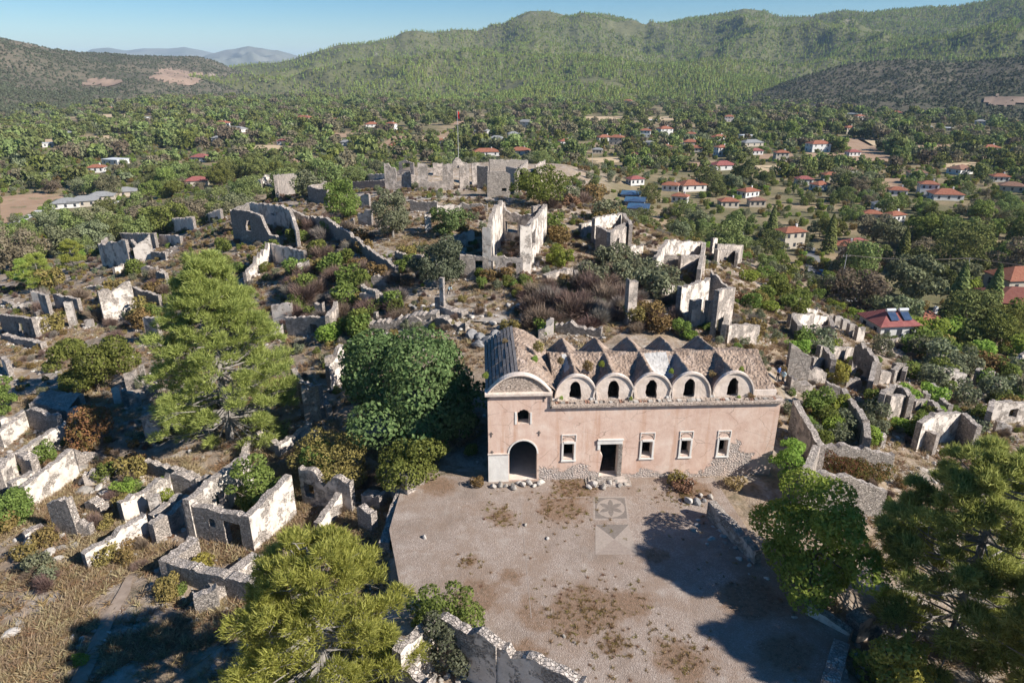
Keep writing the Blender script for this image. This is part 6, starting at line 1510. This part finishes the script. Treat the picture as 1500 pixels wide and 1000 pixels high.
def car(px, py, rz, paint, label):
    g = G(px, py); e = empty('parked_car', (g.x, g.y, g.z + .15), rz); props(e, label, 'car')
    def loft(sec, mat, nm, par=e):
        m = MB()
        for (x0_, h0, w0_, b0), (x1_, h1, w1_, b1) in zip(sec, sec[1:]):
            A = [(x0_, -w0_, b0), (x0_, -w0_ * .92, h0), (x0_, w0_ * .92, h0), (x0_, w0_, b0)]; B = [(x1_, -w1_, b1), (x1_, -w1_ * .92, h1), (x1_, w1_ * .92, h1), (x1_, w1_, b1)]
            for k in range(4): m.poly([A[k], A[(k + 1) % 4], B[(k + 1) % 4], B[k]])
        f0, l0 = sec[0], sec[-1]
        for (x_, h_, w_, b_) in (f0, l0): m.poly([(x_, -w_, b_), (x_, -w_ * .92, h_), (x_, w_ * .92, h_), (x_, w_, b_)])
        return m.build(nm, mat, par)
    b_ = loft([(-2.1, .6, .75, .25), (-1.9, .8, .85, .2), (-1.0, .92, .88, .2), (1.4, .95, .88, .2), (2.0, .85, .85, .22), (2.1, .6, .78, .25)], paint, 'body')
    loft([(-.95, .93, .80, .925), (-.35, 1.40, .70, .925), (.9, 1.42, .70, .925), (1.7, .98, .78, .925)], 'window_glass', 'cabin', b_)
    m = MB(); m.box(-.3, .85, -.62, .62, 1.415, 1.46); m.build('roof', paint, b_)
    for x_ in (-1.3, 1.3):
        for y_ in (-.86, .86):
            m = MB(); m.tube([(x_, y_ - .1, .3), (x_, y_ + .1, .3)], [.32, .32], 14); w_ = m.build('wheel', 'rubber', e)
            m = MB(); m.tube([(x_, y_ - .115, .3), (x_, y_ + .115, .3)], [.17, .17], 10); m.build('rim', 'pole_grey', w_)
car(9, 337, .5, 'metal_white', 'pale car parked on the concrete lane beside the brown field')
car(1411, 408, 1.2, 'painted_white', 'white car parked near the palm tree and pole')
car(1203, 404, 1.7, 'car_blue', 'dark blue car on the village road')
# ---------------------------------------------------------------- people
def person(px, py, label, shirt, pose, rz=0, hpx=None):
    g = G(px, py); e = empty('person', g, rz); props(e, label, 'person')
    if pose == 'stand': J = {'pel': (0, 0, .95), 'ch': (0, -.02, 1.35), 'nk': (0, -.03, 1.5), 'hd': (0, -.05, 1.66), 'k1': (.1, -.03, .5), 'f1': (.12, .02, .06), 't1': (.13, -.14, .03), 'k2': (-.1, .05, .5), 'f2': (-.12, .12, .06), 't2': (-.13, -.04, .03), 's1': (.19, -.01, 1.42), 'e1': (.26, .02, 1.15), 'h1': (.22, -.18, 1.0), 's2': (-.19, -.01, 1.42), 'e2': (-.27, .03, 1.15), 'h2': (-.25, -.1, .92)}
    else: J = {'pel': (0, .1, .88), 'ch': (0, -.2, 1.15), 'nk': (0, -.32, 1.24), 'hd': (0, -.44, 1.3), 'k1': (.1, -.08, .47), 'f1': (.12, .04, .06), 't1': (.13, -.12, .03), 'k2': (-.1, .12, .48), 'f2': (-.12, .3, .07), 't2': (-.13, .16, .03), 's1': (.19, -.22, 1.2), 'e1': (.25, -.3, .95), 'h1': (.2, -.42, .75), 's2': (-.19, -.22, 1.2), 'e2': (-.25, -.28, .95), 'h2': (-.2, -.4, .74)}
    R_ = {'pel': .15, 'ch': .16, 'nk': .06, 'hd': .105, 'k1': .075, 'f1': .05, 't1': .04, 'k2': .075, 'f2': .05, 't2': .04, 's1': .07, 'e1': .045, 'h1': .04, 's2': .07, 'e2': .045, 'h2': .04}
    nm = list(J); ed = [('pel', 'ch'), ('ch', 'nk'), ('nk', 'hd'), ('pel', 'k1'), ('k1', 'f1'), ('f1', 't1'), ('pel', 'k2'), ('k2', 'f2'), ('f2', 't2'), ('ch', 's1'), ('s1', 'e1'), ('e1', 'h1'), ('ch', 's2'), ('s2', 'e2'), ('e2', 'h2')]
    me = bpy.data.meshes.new('body'); me.from_pydata([J[k] for k in nm], [(nm.index(a), nm.index(b)) for a, b in ed], [])
    o = link('body', me, e); sk = o.modifiers.new('skin', 'SKIN'); sub = o.modifiers.new('sub', 'SUBSURF'); sub.levels = sub.render_levels = 2
    for i, k in enumerate(nm):
        sv = me.skin_vertices[0].data[i]; sv.radius = (R_[k], R_[k]); sv.use_root = (k == 'pel')
    dg = bpy.context.evaluated_depsgraph_get(); bm_ = bpy.data.meshes.new_from_object(o.evaluated_get(dg)); o.modifiers.clear(); o.data = bm_
    bm_.materials.clear()
    for mm in (shirt, 'dark_cloth', 'skin'): bm_.materials.append(MATS[mm])
    hd = Vector(J['hd']); h1 = Vector(J['h1']); h2 = Vector(J['h2']); nk = Vector(J['nk'])
    for f in bm_.polygons:
        c_ = f.center; f.material_index = 0
        if c_.z < J['pel'][2]: f.material_index = 1
        if min((c_ - hd).length, (c_ - h1).length * 1.3, (c_ - h2).length * 1.3) < .17: f.material_index = 2
        f.use_smooth = True
    m = MB(); bm = bmesh.new(); bmesh.ops.create_icosphere(bm, subdivisions=2, radius=.125)
    for v_ in bm.verts: v_.co += hd + Vector((0, .03, .05))
    bmesh.ops.delete(bm, geom=[v_ for v_ in bm.verts if v_.co.z < hd.z - .01 and v_.co.y < hd.y + .02], context='VERTS')
    hm = bpy.data.meshes.new('hair'); bm.to_mesh(hm); bm.free(); link('hair', hm, e, ('hair_dark',))
person(1139, 556, 'person in a blue top standing beside the right end of the church', 'blue_cloth', 'stand', .6)
person(1146, 562, 'person in pale clothing standing next to the one in blue', 'pale_cloth', 'stand', -.8)
person(658, 432, 'person in pale blue bending forward on the hillside path', 'pale_cloth', 'bend', .8)
